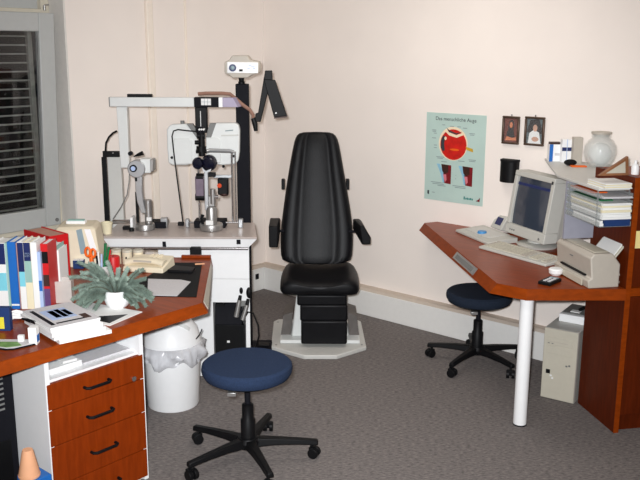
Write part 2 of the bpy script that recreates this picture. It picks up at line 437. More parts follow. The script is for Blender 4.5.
pts = [(-W/2, 0), (-W/2, -.03)] + [(-W/2 * math.cos(R(k * 18)), -.03 - .04 * math.sin(R(k * 18))) for k in range(1, 10)] + [(W/2, -.03), (W/2, 0)]
MB().plan(pts, 0, Hh).build('body', 'black', hd, bevel=.003)
MB().plan([(p[0] * 1.04, p[1] * 1.04) for p in pts], Hh - .012, Hh + .002).build('rim', 'blackm', hd, bevel=.002)

# ================================================================ RIGHT DESK, BOOKCASE AND WHAT STANDS THERE
DZ = .75
B0 = Vector((3.121, -.68, 0)); UA = R(141.36)
KB = Frame(B0, UA - math.pi / 2)       # bookcase axes: local y runs along the side panel to the back, local -x to the desk side
u_ = Vector((math.cos(UA), math.sin(UA), 0)); w_ = Vector((-math.sin(UA), math.cos(UA), 0))
def bk(u, w, z=0): return B0 + u_ * u + w_ * w + Vector((0, 0, z))
desk = thing('corner_desk', 'cherry wood desk with chamfered edge along the poster wall', 'desk', (2.0, -.3, 0))
off = Vector((2.0, -.3, 0))
top = [(1.555, WY - .003), (1.512, -.015), (2.607, -1.005), (2.768, -1.000), tuple(bk(-.004, .0)[:2]), tuple(bk(0, .004)[:2]), tuple(bk(.37, .004)[:2]), tuple(bk(.372, .0)[:2]), (2.9, WY - .003)]
bot = [(1.50, WY - .003), (1.475, -.02), (2.572, -1.015), (2.768, -1.008), tuple(bk(-.012, .0)[:2]), tuple(bk(0, .004)[:2]), tuple(bk(.37, .004)[:2]), tuple(bk(.372, .0)[:2]), (2.9, WY - .003)]
e = MB().prism([(p[0] - 2, p[1] + .3, DZ - .055) for p in bot], [(p[0] - 2, p[1] + .3, DZ - .0015) for p in top])
e.build('edge_band', 'woodE', desk)
MB().plan([(p[0] - 2 , p[1] + .3) for p in top], DZ - .0015, DZ).build('worktop', 'wood', desk)
# aluminium plate set into the chamfered left edge
a0, a1 = Vector((1.512, -.015, DZ)), Vector((2.607, -1.005, DZ)); b0, b1 = Vector((1.475, -.02, DZ - .055)), Vector((2.572, -1.015, DZ - .055))
nrm = (a1 - a0).cross(b0 - a0).normalized()
if nrm.dot(CAM - a0) < 0: nrm.negate()
def chamf(t, v, d): return a0.lerp(a1, t).lerp(b0.lerp(b1, t), v) + nrm * d - off
def plate(name, t0, t1, v0, v1, d0, d1, m, par):
    P = [chamf(t0, v1, d0), chamf(t1, v1, d0), chamf(t1, v0, d0), chamf(t0, v0, d0), chamf(t0, v1, d1), chamf(t1, v1, d1), chamf(t1, v0, d1), chamf(t0, v0, d1)]
    return MB().hexa(P).build(name, m, par)
pl = plate('socket_plate', .54, .80, .10, .80, .0003, .004, 'silver', desk)
plate('socket_inlay', .56, .77, .27, .66, .004, .0048, 'mgrey', pl)
lgp = onz(519.6, 424, 0); lgp.z = 0
lp = MB().cyl(lgp - off, lgp - off + Vector((0, 0, DZ - .055)), .0335, seg=32).build('leg', 'white', desk)
MB().cyl(lgp - off + Vector((0, 0, 0)), lgp - off + Vector((0, 0, .006)), .0355, seg=32).build('foot', 'dgrey', lp)

# bookcase
bc = thing('bookcase', 'tall cherry wood bookcase at the right end of the desk', 'bookcase', B0, UA - math.pi / 2)
# local: +y back along the panel, +x to the right (away from the desk)
BH = 1.29
MB().box(0, .024, 0, .373, 0, BH).build('side_panel', 'woodShade', bc)
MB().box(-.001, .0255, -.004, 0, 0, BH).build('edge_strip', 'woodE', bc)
MB().box(.026, .44, .02, .365, .08, DZ - .04).build('lower_carcass', 'woodShade', bc)
MB().box(.027, .44, .006, .02, .09, DZ - .045).build('door', 'woodShade', bc, bevel=.002)
MB().box(.026, .44, .03, .365, 0, .08).build('plinth', 'woodShade', bc)
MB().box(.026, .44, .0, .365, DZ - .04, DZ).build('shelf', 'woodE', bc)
MB().box(.026, .44, .02, .365, DZ, BH - .02).build('upper_carcass', 'woodShade', bc)
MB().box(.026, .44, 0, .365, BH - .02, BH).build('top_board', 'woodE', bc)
p = KB.at(637, 232, -.002)
nt = MB().box(-.001, .07, -.0012, 0, -.085, 0).build('sticky_note', 'note')
nt.location = KB.glo((p.x, .018, p.z)); nt.rotation_euler = (0, 0, UA - math.pi / 2); tag(nt, 'pale yellow paper note stuck on the bookcase front', 'note')
tf = thing('photo_easel', 'triangular wooden frame with cream face on the bookcase top', 'ornament', KB.glo((.06, .08, BH)), UA - math.pi / 2)
q0, q1, q2 = (-.05, 0), (.13, 0), (.13, .062)
a, b, c = KB.at(600, 167, .08), KB.at(629, 171, .08), KB.at(628.5, 156.5, .08)
T = [(a.x - .06, .0), (b.x - .06, 0), (c.x - .06, max(.05, c.z - BH))]
MB().face_xz(T, 0, .02).build('frame', 'frame_wood', tf)
cx_ = sum(q[0] for q in T) / 3; cz_ = sum(q[1] for q in T) / 3
MB().face_xz([(cx_ + (q[0] - cx_) * .66, cz_ + (q[1] - cz_) * .62) for q in T], -.002, 0).build('face', 'beige', tf)
p = KB.at(635, 172, .10)
bt = MB().lathe([(.0, 0), (.018, 0), (.019, .03), (.016, .045), (.007, .052), (.007, .068), (.0, .068)], seg=20).build('bottle', 'white'); bt.location = KB.glo((p.x, .10, BH)); tag(bt, 'small white bottle at the right end of the bookcase top', 'bottle')

# corner shelf board on the wall
zb = KB.at(603, 227.5, 0).z
TW, TD, nT = .165, .345, 5
SZ = 1.238; TS = (SZ - .0125 - zb) / nT
br = thing('corner_shelf', 'light grey corner shelf board between the wall and the bookcase', 'shelf', (2.7, -.1, SZ))
T1, T2, T3, T4 = bk(.46, TW), bk(.03, TW), bk(.03, .004), bk(.378, .0)
pts = [(2.292, WY - .002), (T1.x, T1.y), (T2.x, T2.y), (T3.x, T3.y), (bk(.374, .004).x, bk(.374, .004).y), (T4.x, T4.y), (2.95, WY - .10), (2.95, WY - .002)]
MB().plan([(x - 2.7, y + .1) for x, y in pts], -.012, 0).build('board', 'lgrey', br, bevel=.002)
MB().box(-.25, .2, .163, .177, -.05, -.012).build('bracket', 'lgrey', br)

def on_shelf(px, py, y=-.10): v = ony(px, py, y); v.z = SZ; return v
def carton(name, label, px0, px1, pytop, pybot, dep, m, rz=HEAD, band=None, cap=None):
    v = ony((px0 + px1) / 2, pybot, WY - .10); v.z = SZ
    K = Frame(v, rz)
    a, b = K.at(px0, pybot, 0), K.at(px1, pytop, 0)
    o = thing(name, label, 'box', v, rz, 'cartons on the corner shelf')
    MB().box(a.x, b.x, 0, dep, 0, b.z).build('carton', m, o, bevel=.002)
    if band:
        for (z0_, z1_, mm, xf) in band: MB().box(a.x + (b.x - a.x) * xf[0], a.x + (b.x - a.x) * xf[1], -.0015, 0, b.z * z0_, b.z * z1_).build('printed_band', mm, o)
    if cap: MB().box(a.x + .004, b.x - .004, .004, dep - .004, b.z, b.z + .012).build('lid', cap, o)
    return o
carton('medicine_box', 'white carton with blue left edge, leftmost on the corner shelf', 549, 562, 144.5, 158.5, .05, 'white', band=[(0, 1, 'blue', (0, .3)), (.35, .5, 'paperg', (.45, .9))], cap='brownd')
carton('medicine_box', 'white carton with navy stripe, middle on the corner shelf', 561.5, 572.5, 139.5, 159, .045, 'white', band=[(.5, .66, 'navy', (0, .46)), (.5, .66, 'navy', (.54, 1)), (0, 1, 'lblue', (.47, .53))])
carton('medicine_box', 'plain cream carton standing beside the glass jar', 573, 583.5, 137.5, 159.5, .05, 'greige')
v = on_shelf(570.5, 160.5, -.13)
o = MB().ball((0, 0, .018), .03, (1.2, .8, .6)).build('glasses_pouch', 'blackm'); o.location = v; o.rotation_euler = (0, 0, HEAD); tag(o, 'small black pouch in front of the cartons on shelf', 'pouch')
v = on_shelf(580, 163, -.14)
o = MB().box(-.05, .035, -.02, .02, 0, .008).build('folded_cloth', 'orange', bevel=.003); o.location = v; o.rotation_euler = (0, 0, HEAD); tag(o, 'flat orange cloth on the corner shelf before the jar', 'cloth')
v = on_shelf(599.5, 161.5, -.07); jr = thing('glass_jar', 'round glass jar with a pale ball inside, on the corner shelf', 'jar', v, HEAD)
jp = [(.0, 0), (.045, .002), (.068, .03), (.079, .07), (.076, .105), (.058, .135), (.042, .145), (.046, .15), (.046, .165), (.040, .165)]
ji = [(.036, .150), (.052, .131), (.071, .104), (.074, .07), (.063, .033), (.043, .007), (.0, .006)]
jp = [(r * 1.14, z * 1.1) for r, z in jp]; ji = [(r * 1.14, z * 1.1) for r, z in ji]
MB().lathe(jp + ji, seg=40).build('bowl', 'jarglass', jr)
MB().ball((0, 0, .073), .062).build('filling', 'offwhite', jr)
MB().lathe([(.0, .168), (.042, .168), (.042, .183), (.055, .184), (.055, .194), (.0, .198)], seg=32).build('lid', 'greige', jr)

# letter trays on the bookcase side
tr = thing('letter_tray_stack', 'clear acrylic letter trays fixed to the bookcase side panel', 'letter tray', KB.glo((0, 0, 0)), UA - math.pi / 2)
for k in range(nT):
    z = zb + k * TS
    s = MB()
    s.box(-TW, -.002, .004, TD, z, z + .003); s.box(-TW, -TW + .003, .004, TD, z + .003, z + .024); s.box(-TW, -.002, TD - .003, TD, z + .003, z + .024)
    s.box(-.005, -.002, .004, TD, z + .003, z + .024)
    s.build('tray', 'acryl', tr)
s = MB()
for y in (.03, TD - .03): s.box(-TW, -TW + .003, y, y + .012, zb, zb + nT * TS - .001); s.box(-.005, -.002, y, y + .012, zb, zb + nT * TS - .001)
s.build('uprights', 'acryl', tr)
MB().box(-TW, -.002, TD + .001, TD + .014, DZ + .176, zb + nT * TS).build('shade_panel', mat('shaded_rear_grey', (150, 150, 162), .55, noise=.03), tr)  # added board, its grey stands in for the shaded monitor rear
def pile(label, k, x0, x1, y0, y1, h, m, dz=.0032, lay=1, m2=None, name='paper_pile', cat='papers', rot=0):
    o = thing(name, label, cat, KB.glo((0, 0, zb + k * TS + dz)), UA - math.pi / 2, 'papers in the letter trays')
    hh = h / lay
    for i in range(lay):
        MB().box(x0 + .003 * (i % 2), x1 - .002 * (i % 2), y0 + .004 * (i % 3), y1, hh * i, hh * (i + 1) - .0004).build('sheets', m if (i % 2 == 0 or not m2) else m2, o)
    return o
pile('navy blue folder box in the lowest letter tray', 0, -.135, -.008, .002, .30, .037, 'dblue', name='folder', cat='folder')
pile('white sheaf along the left side of lowest tray', 0, -.158, -.139, .01, .28, .026, 'paper', lay=2)
pile('thick white paper stack in the second letter tray from bottom', 1, -.155, -.008, -.004, .31, .036, 'paper', lay=3)
pile('cream paper stack in the third letter tray from bottom', 2, -.158, -.008, -.006, .31, .034, 'cream', lay=3, m2='paper')
pile('green edged white papers in the fourth letter tray', 3, -.158, -.01, -.01, .32, .010, 'paper', lay=2)
o = pile('green folder lying on papers in the fourth letter tray', 3, -.159, -.07, .06, .33, .006, 'green', dz=.0136, name='folder', cat='folder')
pile('orange edged brochures in the top letter tray', 4, -.158, -.01, -.012, .32, .008, 'paperg', lay=2)
pile('thin orange folder in the top letter tray', 4, -.158, -.08, .10, .33, .005, 'orange', dz=.0116, name='folder', cat='folder')
zt = nT * TS
o = pile('loose cream and white papers heaped on the corner shelf front', nT, -.150, -.012, .0, .17, .026, 'paper', lay=5, m2='cream', dz=.0125)

# printer
pr = thing('inkjet_printer', 'beige inkjet printer in front of the bookcase panel', 'printer', KB.glo((0, 0, DZ)), UA - math.pi / 2)
a = KB.z(591, 287, DZ)
py0, py1 = .03, .395; pxf, pxb = -.178, -.02
hp = .17
# front of the printer looks to local -x
MB().face_xz([(pxf, .0), (pxb, .0), (pxb, .115), (pxb - .045, hp), (pxf + .018, hp), (pxf, hp - .02), (pxf + .012, .05), (pxf - .006, .04)], py0, py1).build('body', 'greige', pr, bevel=.006)
MB().box(pxf - .0005, pxf + .014, py0 + .05, py1 - .06, .052, .060).build('paper_slot', 'black', pr)
MB().box(pxf - .012, pxf - .0065, py0 + .05, py1 - .06, .004, .036).build('output_tray', 'beige', pr, bevel=.002)
MB().box(pxf + .03, pxb - .052, py0 + .03, py1 - .05, hp, hp + .004).build('lid', 'beige', pr, bevel=.002)
MB().box(pxf - .0012, pxf + .002, .21, .24, .118, .123).build('badge', 'mgrey', pr)
sl = Matrix.Translation((pxb - .028, 0, hp - .045)) @ Matrix.Rotation(R(38), 4, 'Y')
MB().box(-.008, .0, py0 + .02, py1 - .14, 0, .10, sl).build('paper_support', 'beige', pr, bevel=.003)
MB().box(-.012, -.008, py0 + .035, py1 - .155, .002, .108, sl).build('paper_sheets', 'paper', pr)
s = MB(); s.box(pxb, pxb + .018, py0 + .03, py0 + .045, .012, .022); s.box(pxb, pxb + .018, py0 + .03, py0 + .045, .05, .06); s.build('rear_pins', 'beige', pr)

# CRT monitor
mo_p = onz(541, 254, DZ)
MA = R(152)          # along the screen, from the near corner to the far one
KM = Frame((mo_p.x, mo_p.y, DZ), MA + math.pi)   # local +x: from far corner to near corner ; local +y: to the back
mon = thing('crt_monitor', 'beige tube computer monitor with dark screen on the desk', 'monitor', KM.o, KM.rz)
MWd, MHt, z0m = .385, .37, .055
def shear(P, t=.15): return [Vector((p[0], p[1] + (p[2] - z0m) * t, p[2])) for p in P]
X0, X1 = -MWd + .015, .015
fb = MB()
bz = .030; bb = .058
for (xa, xb, za, zbb) in ((X0, X1, z0m, z0m + bb), (X0, X1, z0m + MHt - bz, z0m + MHt), (X0, X0 + bz, z0m + bb, z0m + MHt - bz), (X1 - bz, X1, z0m + bb, z0m + MHt - bz)):
    fb.hexa(shear([(xa,0,za),(xb,0,za),(xb,.09,za),(xa,.09,za),(xa,0,zbb),(xb,0,zbb),(xb,.09,zbb),(xa,.09,zbb)]))
fb.build('bezel', 'cgrey', mon, bevel=.004)
sg = MB(); n = 8; rows = []
sw = (X0 + bz, X1 - bz); sh = (z0m + bb, z0m + MHt - bz)
for j in range(n + 1):
    row = []
    for i in range(n + 1):
        fx, fz = i / n * 2 - 1, j / n * 2 - 1
        row.append(sg._v(shear([((sw[0] + sw[1]) / 2 + fx * (sw[1] - sw[0]) / 2, .010 + .010 * (fx * fx + fz * fz) / 2, (sh[0] + sh[1]) / 2 + fz * (sh[1] - sh[0]) / 2)])[0]))
    rows.append(row)
for j in range(n):
    for i in range(n): sg.bm.faces.new((rows[j][i], rows[j][i+1], rows[j+1][i+1], rows[j+1][i]))
sg.build('screen', 'screen', mon)
bars = MB()
for zf, th in ((.82, .016),):
    zz = sh[0] + (sh[1] - sh[0]) * zf
    bars.hexa(shear([(sw[0]+.004,.0105,zz),(sw[1]-.004,.0105,zz),(sw[1]-.004,.0125,zz),(sw[0]+.004,.0125,zz),(sw[0]+.004,.0105,zz+th),(sw[1]-.004,.0105,zz+th),(sw[1]-.004,.0125,zz+th),(sw[0]+.004,.0125,zz+th)]))
bars.build('screen_reflection', 'navy', mon)  # reflection stripe put on the screen as a coloured strip
ca = MB()
r0 = [(X0+.004,.09,z0m+.004),(X1-.004,.09,z0m+.004),(X1-.004,.09,z0m+MHt-.004),(X0+.004,.09,z0m+MHt-.004)]
r1 = [(X0+.03,.13,z0m+.02),(X1-.015,.13,z0m+.02),(X1-.015,.13,z0m+MHt-.03),(X0+.03,.13,z0m+MHt-.03)]
r2 = [(X0+.13,.22,z0m+.03),(X1-.02,.22,z0m+.03),(X1-.02,.22,z0m+MHt-.09),(X0+.13,.22,z0m+MHt-.09)]
ca.loft([shear(r0), shear(r1, .10), shear(r2, .05)]); ca.build('rear_casing', 'cgrey', mon, bevel=.005)
MB().lathe([(.0, 0), (.115, 0), (.12, .012), (.10, .02), (.06, .025), (.055, .05), (0, .052)], c=((X0 + X1) / 2, .10, 0)).build('swivel_foot', 'cgrey', mon)
MB().cyl(shear([(X1 - .05, -.003, z0m + .022)])[0], shear([(X1 - .05, .0, z0m + .022)])[0], .007).build('power_button', 'mgrey', mon)
s = MB()
for k in range(3): s.cyl(shear([(X0 + .05 + .02 * k, -.003, z0m + .026)])[0], shear([(X0 + .05 + .02 * k, .0, z0m + .026)])[0], .005)
s.build('control_knobs', 'mgrey', mon)
MB().box(X1 - .026, X1 - .014, -.001, .002, z0m + MHt - .035, z0m + MHt - .018, Matrix.Translation((0, .15 * (MHt - .02) - .002, 0))).build('badge', 'dgrey', mon)

# keyboard
ka, kb_ = onz(478.5, 248.5, DZ), onz(545.5, 267, DZ)
d = kb_ - ka; kang = math.atan2(d.y, d.x)
kk = thing('keyboard', 'beige computer keyboard in front of the monitor', 'keyboard', (ka.x, ka.y, DZ), kang)
L = d.length
MB().prism([(0,0,0),(L,0,0),(L,.165,0),(0,.165,0)], [(0,0,.014),(L,0,.014),(L,.165,.026),(0,.165,.026)]).build('case', 'cgrey', kk, bevel=.004)
s = MB(); s2 = MB()
for r_ in range(6):
    y = .028 + r_ * .020 + (.006 if r_ == 5 else 0); zz = .014 + .012 * y / .165
    for i in range(22):
        x = .014 + i * (L - .028) / 22
        if i in (15, 18) and r_ not in (0,): pass
        if r_ == 0 and 4 <= i <= 10: continue
        if i == 15 or i == 19: continue
        wdt = (L - .028) / 22 - .003
        (s2 if i in (0, 13, 14, 21) else s).box(x, x + wdt, y, y + .016, zz - .002, zz + .006)
    if r_ == 0: s.box(.014 + 4 * (L - .028) / 22, .014 + 11 * (L - .028) / 22 - .003, y, y + .016, zz - .002, zz + .006)
s.build('keys', 'beige', kk); s2.build('function_keys', 'greige', kk)

# card terminal
ta, tb, tc_ = onz(455.5, 232, DZ), onz(482, 243, DZ), onz(484, 223.5, DZ)
d = tb - ta; tang = math.atan2(d.y, d.x); L = d.length
TWd = .20
tm = thing('card_terminal', 'flat grey desk terminal with small tilted display beside the keyboard', 'terminal', (ta.x, ta.y, DZ), tang)
MB().prism([(0,0,0),(L+.07,0,0),(L+.07,TWd,0),(0,TWd,0)], [(0,0,.016),(L+.07,0,.016),(L+.07,TWd,.034),(0,TWd,.034)]).build('base', 'cgrey', tm, bevel=.004)
MB().prism([(.05,.05,.021),(L-.02,.05,.021),(L-.02,TWd-.03,.0305),(.05,TWd-.03,.0305)], [(.05,.05,.0235),(L-.02,.05,.0235),(L-.02,TWd-.03,.033),(.05,TWd-.03,.033)]).build('keypad', 'lgrey', tm)
MB().cyl((L*.55, .085, .024), (L*.55, .085, .037), .030, .026, seg=24).build('blue_pad', mat('terminal_blue', (64, 140, 200), .4, noise=.05), tm)
q = Frame((ta.x, ta.y, DZ), tang).z(501.5, 229, .02); x0_, x1_ = q.x - .062, q.x + .062; TW0, TWd = TWd, q.y + .03
dp = MB().prism([(x0_,TWd-.075,.026),(x1_,TWd-.075,.026),(x1_,TWd+.03,.0),(x0_,TWd+.03,.0)], [(x0_,TWd-.03,.105),(x1_,TWd-.03,.105),(x1_,TWd+.03,.10),(x0_,TWd+.03,.10)]).build('display_housing', 'cgrey', tm, bevel=.004)
def dface(x, t, d_): # on the slanted front of the display housing
    return Vector((x, TWd - .075 + .045 * t - d_ * .87, .026 + .079 * t + d_ * .49))
MB().hexa([dface(x0_+.03,.30,0), dface(x1_-.03,.30,0), dface(x1_-.03,.85,0), dface(x0_+.03,.85,0), dface(x0_+.03,.30,.002), dface(x1_-.03,.30,.002), dface(x1_-.03,.85,.002), dface(x0_+.03,.85,.002)]).build('lcd', 'lcd', dp)

v = onz(555.5, 275, DZ)
o = MB().lathe([(0, 0), (.022, 0), (.034, .012), (.036, .03), (.030, .036), (.0, .038)], seg=28).build('white_tub', 'white'); o.location = v; tag(o, 'small round white tub between keyboard and printer', 'tub')
v = onz(550, 286.5, DZ); d = onz(572.5, 276.5, DZ) - v
rc = thing('calculator', 'small black pocket calculator by the desk front edge', 'calculator', v, math.atan2(d.y, d.x))
MB().box(0, .125, 0, .065, 0, .016).build('body', 'black', rc, bevel=.003)
s = MB()
for i in range(4):
    for j in range(2): s.box(.02 + i * .02, .032 + i * .02, .012 + j * .022, .026 + j * .022, .016, .019)
s.build('keys', 'paperg', rc)
MB().box(.102, .117, .010, .055, .016, .0175).build('display', 'lcdg', rc)

# computer tower under the desk
c0, c1 = onz(540, 397, 0), onz(573, 404.8, 0)
d = c1 - c0; cang = math.atan2(d.y, d.x); CW = d.length; CH = .405
cp = thing('computer_tower', 'beige computer tower standing under the right desk', 'computer', (c0.x, c0.y, 0), cang)
MB().box(0, CW, .012, .40, 0, CH).build('case', 'cgrey', cp, bevel=.003)
MB().box(0, CW, 0, .0115, .004, CH).build('front_panel', 'beige', cp, bevel=.004)
for (za, zb2) in ((.315, .358), (.265, .308)): MB().box(.02, CW - .025, -.003, 0, za, zb2).build('drive_bay', 'beige', cp, bevel=.002)
MB().box(.03, CW - .05, -.0045, -.003, .332, .335).build('drive_slot', 'greige', cp)
MB().box(.024, .046, -.005, 0, .150, .172).build('power_button', 'black', cp)
s = MB(); s.box(.046, .058, -.004, 0, .136, .144); s.box(.056, .066, -.004, 0, .122, .131); s.build('reset_keys', 'paper', cp)
s = MB(); s.box(CW-.055, CW-.045, -.004, 0, .205, .213); s.box(CW-.04, CW-.03, -.004, 0, .21, .218); s.box(.025, .035, -.0045, -.003, .322, .326); s.box(.045, .055, -.0045, -.003, .322, .326); s.build('marks', 'mgrey', cp)
v = onz(558.5, 321, CH); pb = thing('white_drive_box', 'flat white device lying on the computer tower', 'device', (v.x, v.y, CH), cang)
MB().box(0, .15, 0, .22, 0, .045).build('body', 'white', pb, bevel=.004)
MB().box(.01, .14, .02, .20, .045, .052).build('lid', 'mgrey', pb, bevel=.002)
MB().box(.05, .10, .04, .08, .052, .056).build('slip', 'paper', pb)
o = MB().tube([(0, 0, 0), (.03, .05, .015), (.05, .10, .03), (.06, .13, .06)], .009).build('black_plug', 'black'); o.location = pb.matrix_basis @ Vector((.09, .07, .062)); o.rotation_euler = (0, 0, cang); tag(o, 'black cable plug on the white device under the desk', 'cable')

# ================================================================ STOOLS
def stool(label, pos, top_m, ang0, seat_z, rs, leg_l, rough_lever, seat_px):
    if seat_z is None: seat_z = Frame(pos, HEAD).at(320, seat_px, 0).z
    st = thing('swivel_stool', label, 'stool', pos, HEAD, 'swivel stools with navy round seats')
    MB().lathe([(0, seat_z - .062), (rs * .93, seat_z - .062), (rs * .985, seat_z - .045), (rs, seat_z - .03), (rs * .985, seat_z - .012), (rs * .93, seat_z - .002), (rs * .6, seat_z), (0, seat_z - .001)], seg=56).build('seat', top_m, st)
    MB().lathe([(0, seat_z - .082), (rs * .78, seat_z - .080), (rs * .94, seat_z - .062), (0, seat_z - .062)], seg=48).build('seat_shell', 'black', st)
    MB().cyl((0, 0, .20), (0, 0, seat_z - .08), .014).build('piston', 'dgrey', st)
    MB().lathe([(0, .075), (.034, .075), (.034, .20), (.027, .21), (.027, .275), (.02, .28), (0, .28)], seg=24).build('gas_column', 'black', st)
    MB().lathe([(0, .068), (.05, .068), (.055, .095), (.045, .115), (0, .118)], seg=24).build('hub', 'black', st)
    lv = MB(); lv.tube([(-.02, 0, seat_z - .085), (-.05, -.10, seat_z - .085), (-.055, -.14, seat_z - .09)], .006); lv.box(-.075, -.035, -.165, -.135, seat_z - .10, seat_z - .082)
    lv.build('height_lever', rough_lever, st, bevel=.003)
    for k in range(5):
        a = R(ang0 + 72 * k); ca_, sa_ = math.cos(a), math.sin(a)
        mx = Matrix.Rotation(a, 4, 'Z')
        lg = MB()
        rings = []
        for t, hw, zt_, zb_ in ((.02, .030, .112, .070), (.12, .024, .108, .076), (.22, .020, .100, .074), (leg_l, .017, .090, .066)):
            rings.append([mx @ Vector(p) for p in ((t, -hw, zb_), (t, hw, zb_), (t, hw * .75, zt_), (t, -hw * .75, zt_))])
        lg.loft(rings)
        l = lg.build('leg', 'black', st, bevel=.005)
        ex, ey = ca_ * (leg_l - .018), sa_ * (leg_l - .018)
        cm = Matrix.Translation((ex, ey, 0)) @ Matrix.Rotation(a + 1.1 + k * .7, 4, 'Z')
        cs = MB()
        cs.cyl(cm @ Vector((-.024, 0, .025)), cm @ Vector((-.006, 0, .025)), .025, seg=20)
        cs.cyl(cm @ Vector((.006, 0, .025)), cm @ Vector((.024, 0, .025)), .025, seg=20)
        cs.cyl(cm @ Vector((-.012, 0, .025)), cm @ Vector((.012, 0, .025)), .010, seg=12)
        cs.cyl(cm @ Vector((0, .012, .030)), cm @ Vector((0, .012, .075)), .008, seg=10)
        cs.box(-.020, .020, -.002, .020, .034, .054, cm)
        cs.build('caster', 'black', l, bevel=.002)
    return st
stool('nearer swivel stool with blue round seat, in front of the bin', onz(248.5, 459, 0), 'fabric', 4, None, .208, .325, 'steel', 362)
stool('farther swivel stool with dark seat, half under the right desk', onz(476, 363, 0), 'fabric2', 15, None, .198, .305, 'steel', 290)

# ================================================================ EXAMINATION CHAIR
fp = onz(320, 355.5, .0)
CH0 = Vector((fp.x, fp.y, 0)) + RZ @ Vector((0, .34, 0))
KC = Frame((CH0.x, CH0.y, 0), HEAD)
ch = thing('examination_chair', 'black leather patient chair with tall back on white base', 'chair', KC.o, HEAD)
bp_ = [KC.z(x, y, .03) for x, y in ((273.5, 321), (271, 346), (304, 355), (337, 355), (366.5, 346), (361, 321))]
pl = [(p.x, p.y) for p in bp_]; pl += [(pl[-1][0] - .03, .30), (pl[0][0] + .03, .30)]
MB().plan(pl, 0, .028).build('floor_plate', 'lgrey', ch, bevel=.006)
s = MB()
for p in bp_[:2] + bp_[4:]:
    q = Vector((p.x * .90, p.y + (.025 if p.y < -.1 else -.02), .028)); s.cyl(q, q + Vector((0, 0, .003)), .007, seg=12)
s.build('bolts', 'steel', ch)
pw0 = KC.at(298, 343, -.12).x; pw1 = KC.at(346, 343, -.12).x
xl, xr = KC.at(280, 340, -.10).x, KC.at(360, 340, -.10).x
ym = -.16
MB().box(xl + .005, xr - .005, -.205, .20, .028, .052).build('plinth', 'offwhite', ch, bevel=.006)
MB().prism([(-.185,-.14,.052),(.185,-.14,.052),(.185,.16,.052),(-.185,.16,.052)], [(-.145,-.10,.40),(.145,-.10,.40),(.145,.12,.40),(-.145,.12,.40)]).build('pedestal', 'offwhite', ch, bevel=.01)
M['chair_side'] = mat('brushed_side_plate', (84, 78, 74), .45, .2, noise=.25, scale=9)
for sgn in (-1, 1):
    MB().prism([(sgn*.19,-.10,.052),(sgn*.255,-.10,.052),(sgn*.255,.14,.052),(sgn*.19,.14,.052)], [(sgn*.178,-.08,.20),(sgn*.238,-.08,.18),(sgn*.238,.13,.18),(sgn*.178,.13,.20)]).build('side_cover', 'chair_side', ch)
# leg rest: three stepped black pads below the seat
for (py0_, py1_, y_, xa, xb) in ((295, 306, -.25, 297, 347), (305, 321.5, -.265, 300, 347.5), (321, 344.5, -.275, 301, 347)):
    t0, t1 = KC.at(xa, py0_, y_), KC.at(xb, py1_, y_)
    MB().box(t0.x, t1.x, y_, y_ + .10, t1.z, t0.z).build('leg_rest_pad', 'leather', ch, bevel=.012, seg=3)
# seat
sz1 = KC.at(318, 297.5, -.27).z; sx0, sx1 = KC.at(278, 278, -.27).x, KC.at(361.5, 278, -.27).x
sz0 = sz1; st_ = KC.at(318, 263, .16).z
cxm = (sx0 + sx1) / 2; sw_ = (sx1 - sx0) / 2
rings = []
for y, k, zt_, zb_ in ((-.275, .86, -.035, .03), (-.26, .95, -.012, .008), (-.22, 1.0, 0, 0), (-.05, 1.0, -.004, 0), (.10, .98, .0, 0), (.18, .93, 0, 0), (.20, .9, -.03, .02)):
    ring = []
    ztop = st_ + .0 + zt_; zbt = sz1 + zb_
    for i in range(13):
        fx = -1 + i / 6; fx_ = math.copysign(min(1, abs(fx)), fx)
        hump = (.012 * (1 - ((abs(fx_) - .72) / .28) ** 2) if abs(fx_) > .44 else -.004)
        edge = -.03 * max(0, (abs(fx_) - .88) / .12) ** 2
        ring.append(Vector((cxm + fx_ * sw_ * k, y, ztop + hump + edge - .012 * (1 if y < -.2 else 0))))
    for i in range(7):
        fx = 1 - i / 3; ring.append(Vector((cxm + fx * sw_ * k * .97, y, zbt)))
    rings.append(ring)
MB().loft(rings).build('seat', 'leather', ch, sub=1, ang=60)
MB().box(cxm - .17, cxm + .17, -.20, .18, .36, sz1 + .006).build('seat_frame', 'black', ch, bevel=.01)
# backrest
prof = [(264, 281.5, 351.5), (256, 280, 353), (240, 279.5, 354), (228, 280, 353.8), (205, 283, 350.5), (180, 286.5, 346), (155, 291, 341.5), (142, 293.5, 339.3), (135, 296, 336.5), (131.6, 301, 331.5)]
rings = []
for (py_, xa, xb) in prof:
    y = .10
    for _ in range(4):
        zz = KC.at(316, py_, y).z; y = .10 + .24 * (zz - .58)
    A, Bp = KC.at(xa, py_, y), KC.at(xb, py_, y)
    cxr = (A.x + Bp.x) / 2; hw = (Bp.x - A.x) / 2
    endf = 0.5 if py_ < 133 else (.8 if py_ < 137 else 1.0)
    ring = []
    inner = .43
    for i in range(21):
        fx = -1 + i / 10
        ax = abs(fx)
        if ax < inner: yo_ = -.030 - .006 * (1 - (ax / inner) ** 2)
        elif ax < inner + .08: yo_ = -.026
        else:
            tt = (ax - inner) / (1 - inner); yo_ = -.022 - .018 * math.sin(math.pi * min(1, tt * .95 + .02)) ** .8
            if ax > .95: yo_ = -.006
        ring.append(Vector((cxr + fx * hw, y + yo_ * endf, zz)))
    for fx in (1, .8, .3, -.3, -.8, -1):
        ring.append(Vector((cxr + fx * hw * .96, y + (.05 if abs(fx) < .9 else .03) * endf, zz)))
    rings.append(ring)
back = MB().loft(rings).build('backrest', 'leather', ch, sub=1, ang=60)
for xa, sg in ((283.2, -1), (347.5, 1)):
    q = KC.at(xa, 184, .24)
    MB().box(q.x - .011, q.x + .011, .215, .26, q.z - .035, q.z + .035).build('side_clip', 'black', ch, bevel=.004)
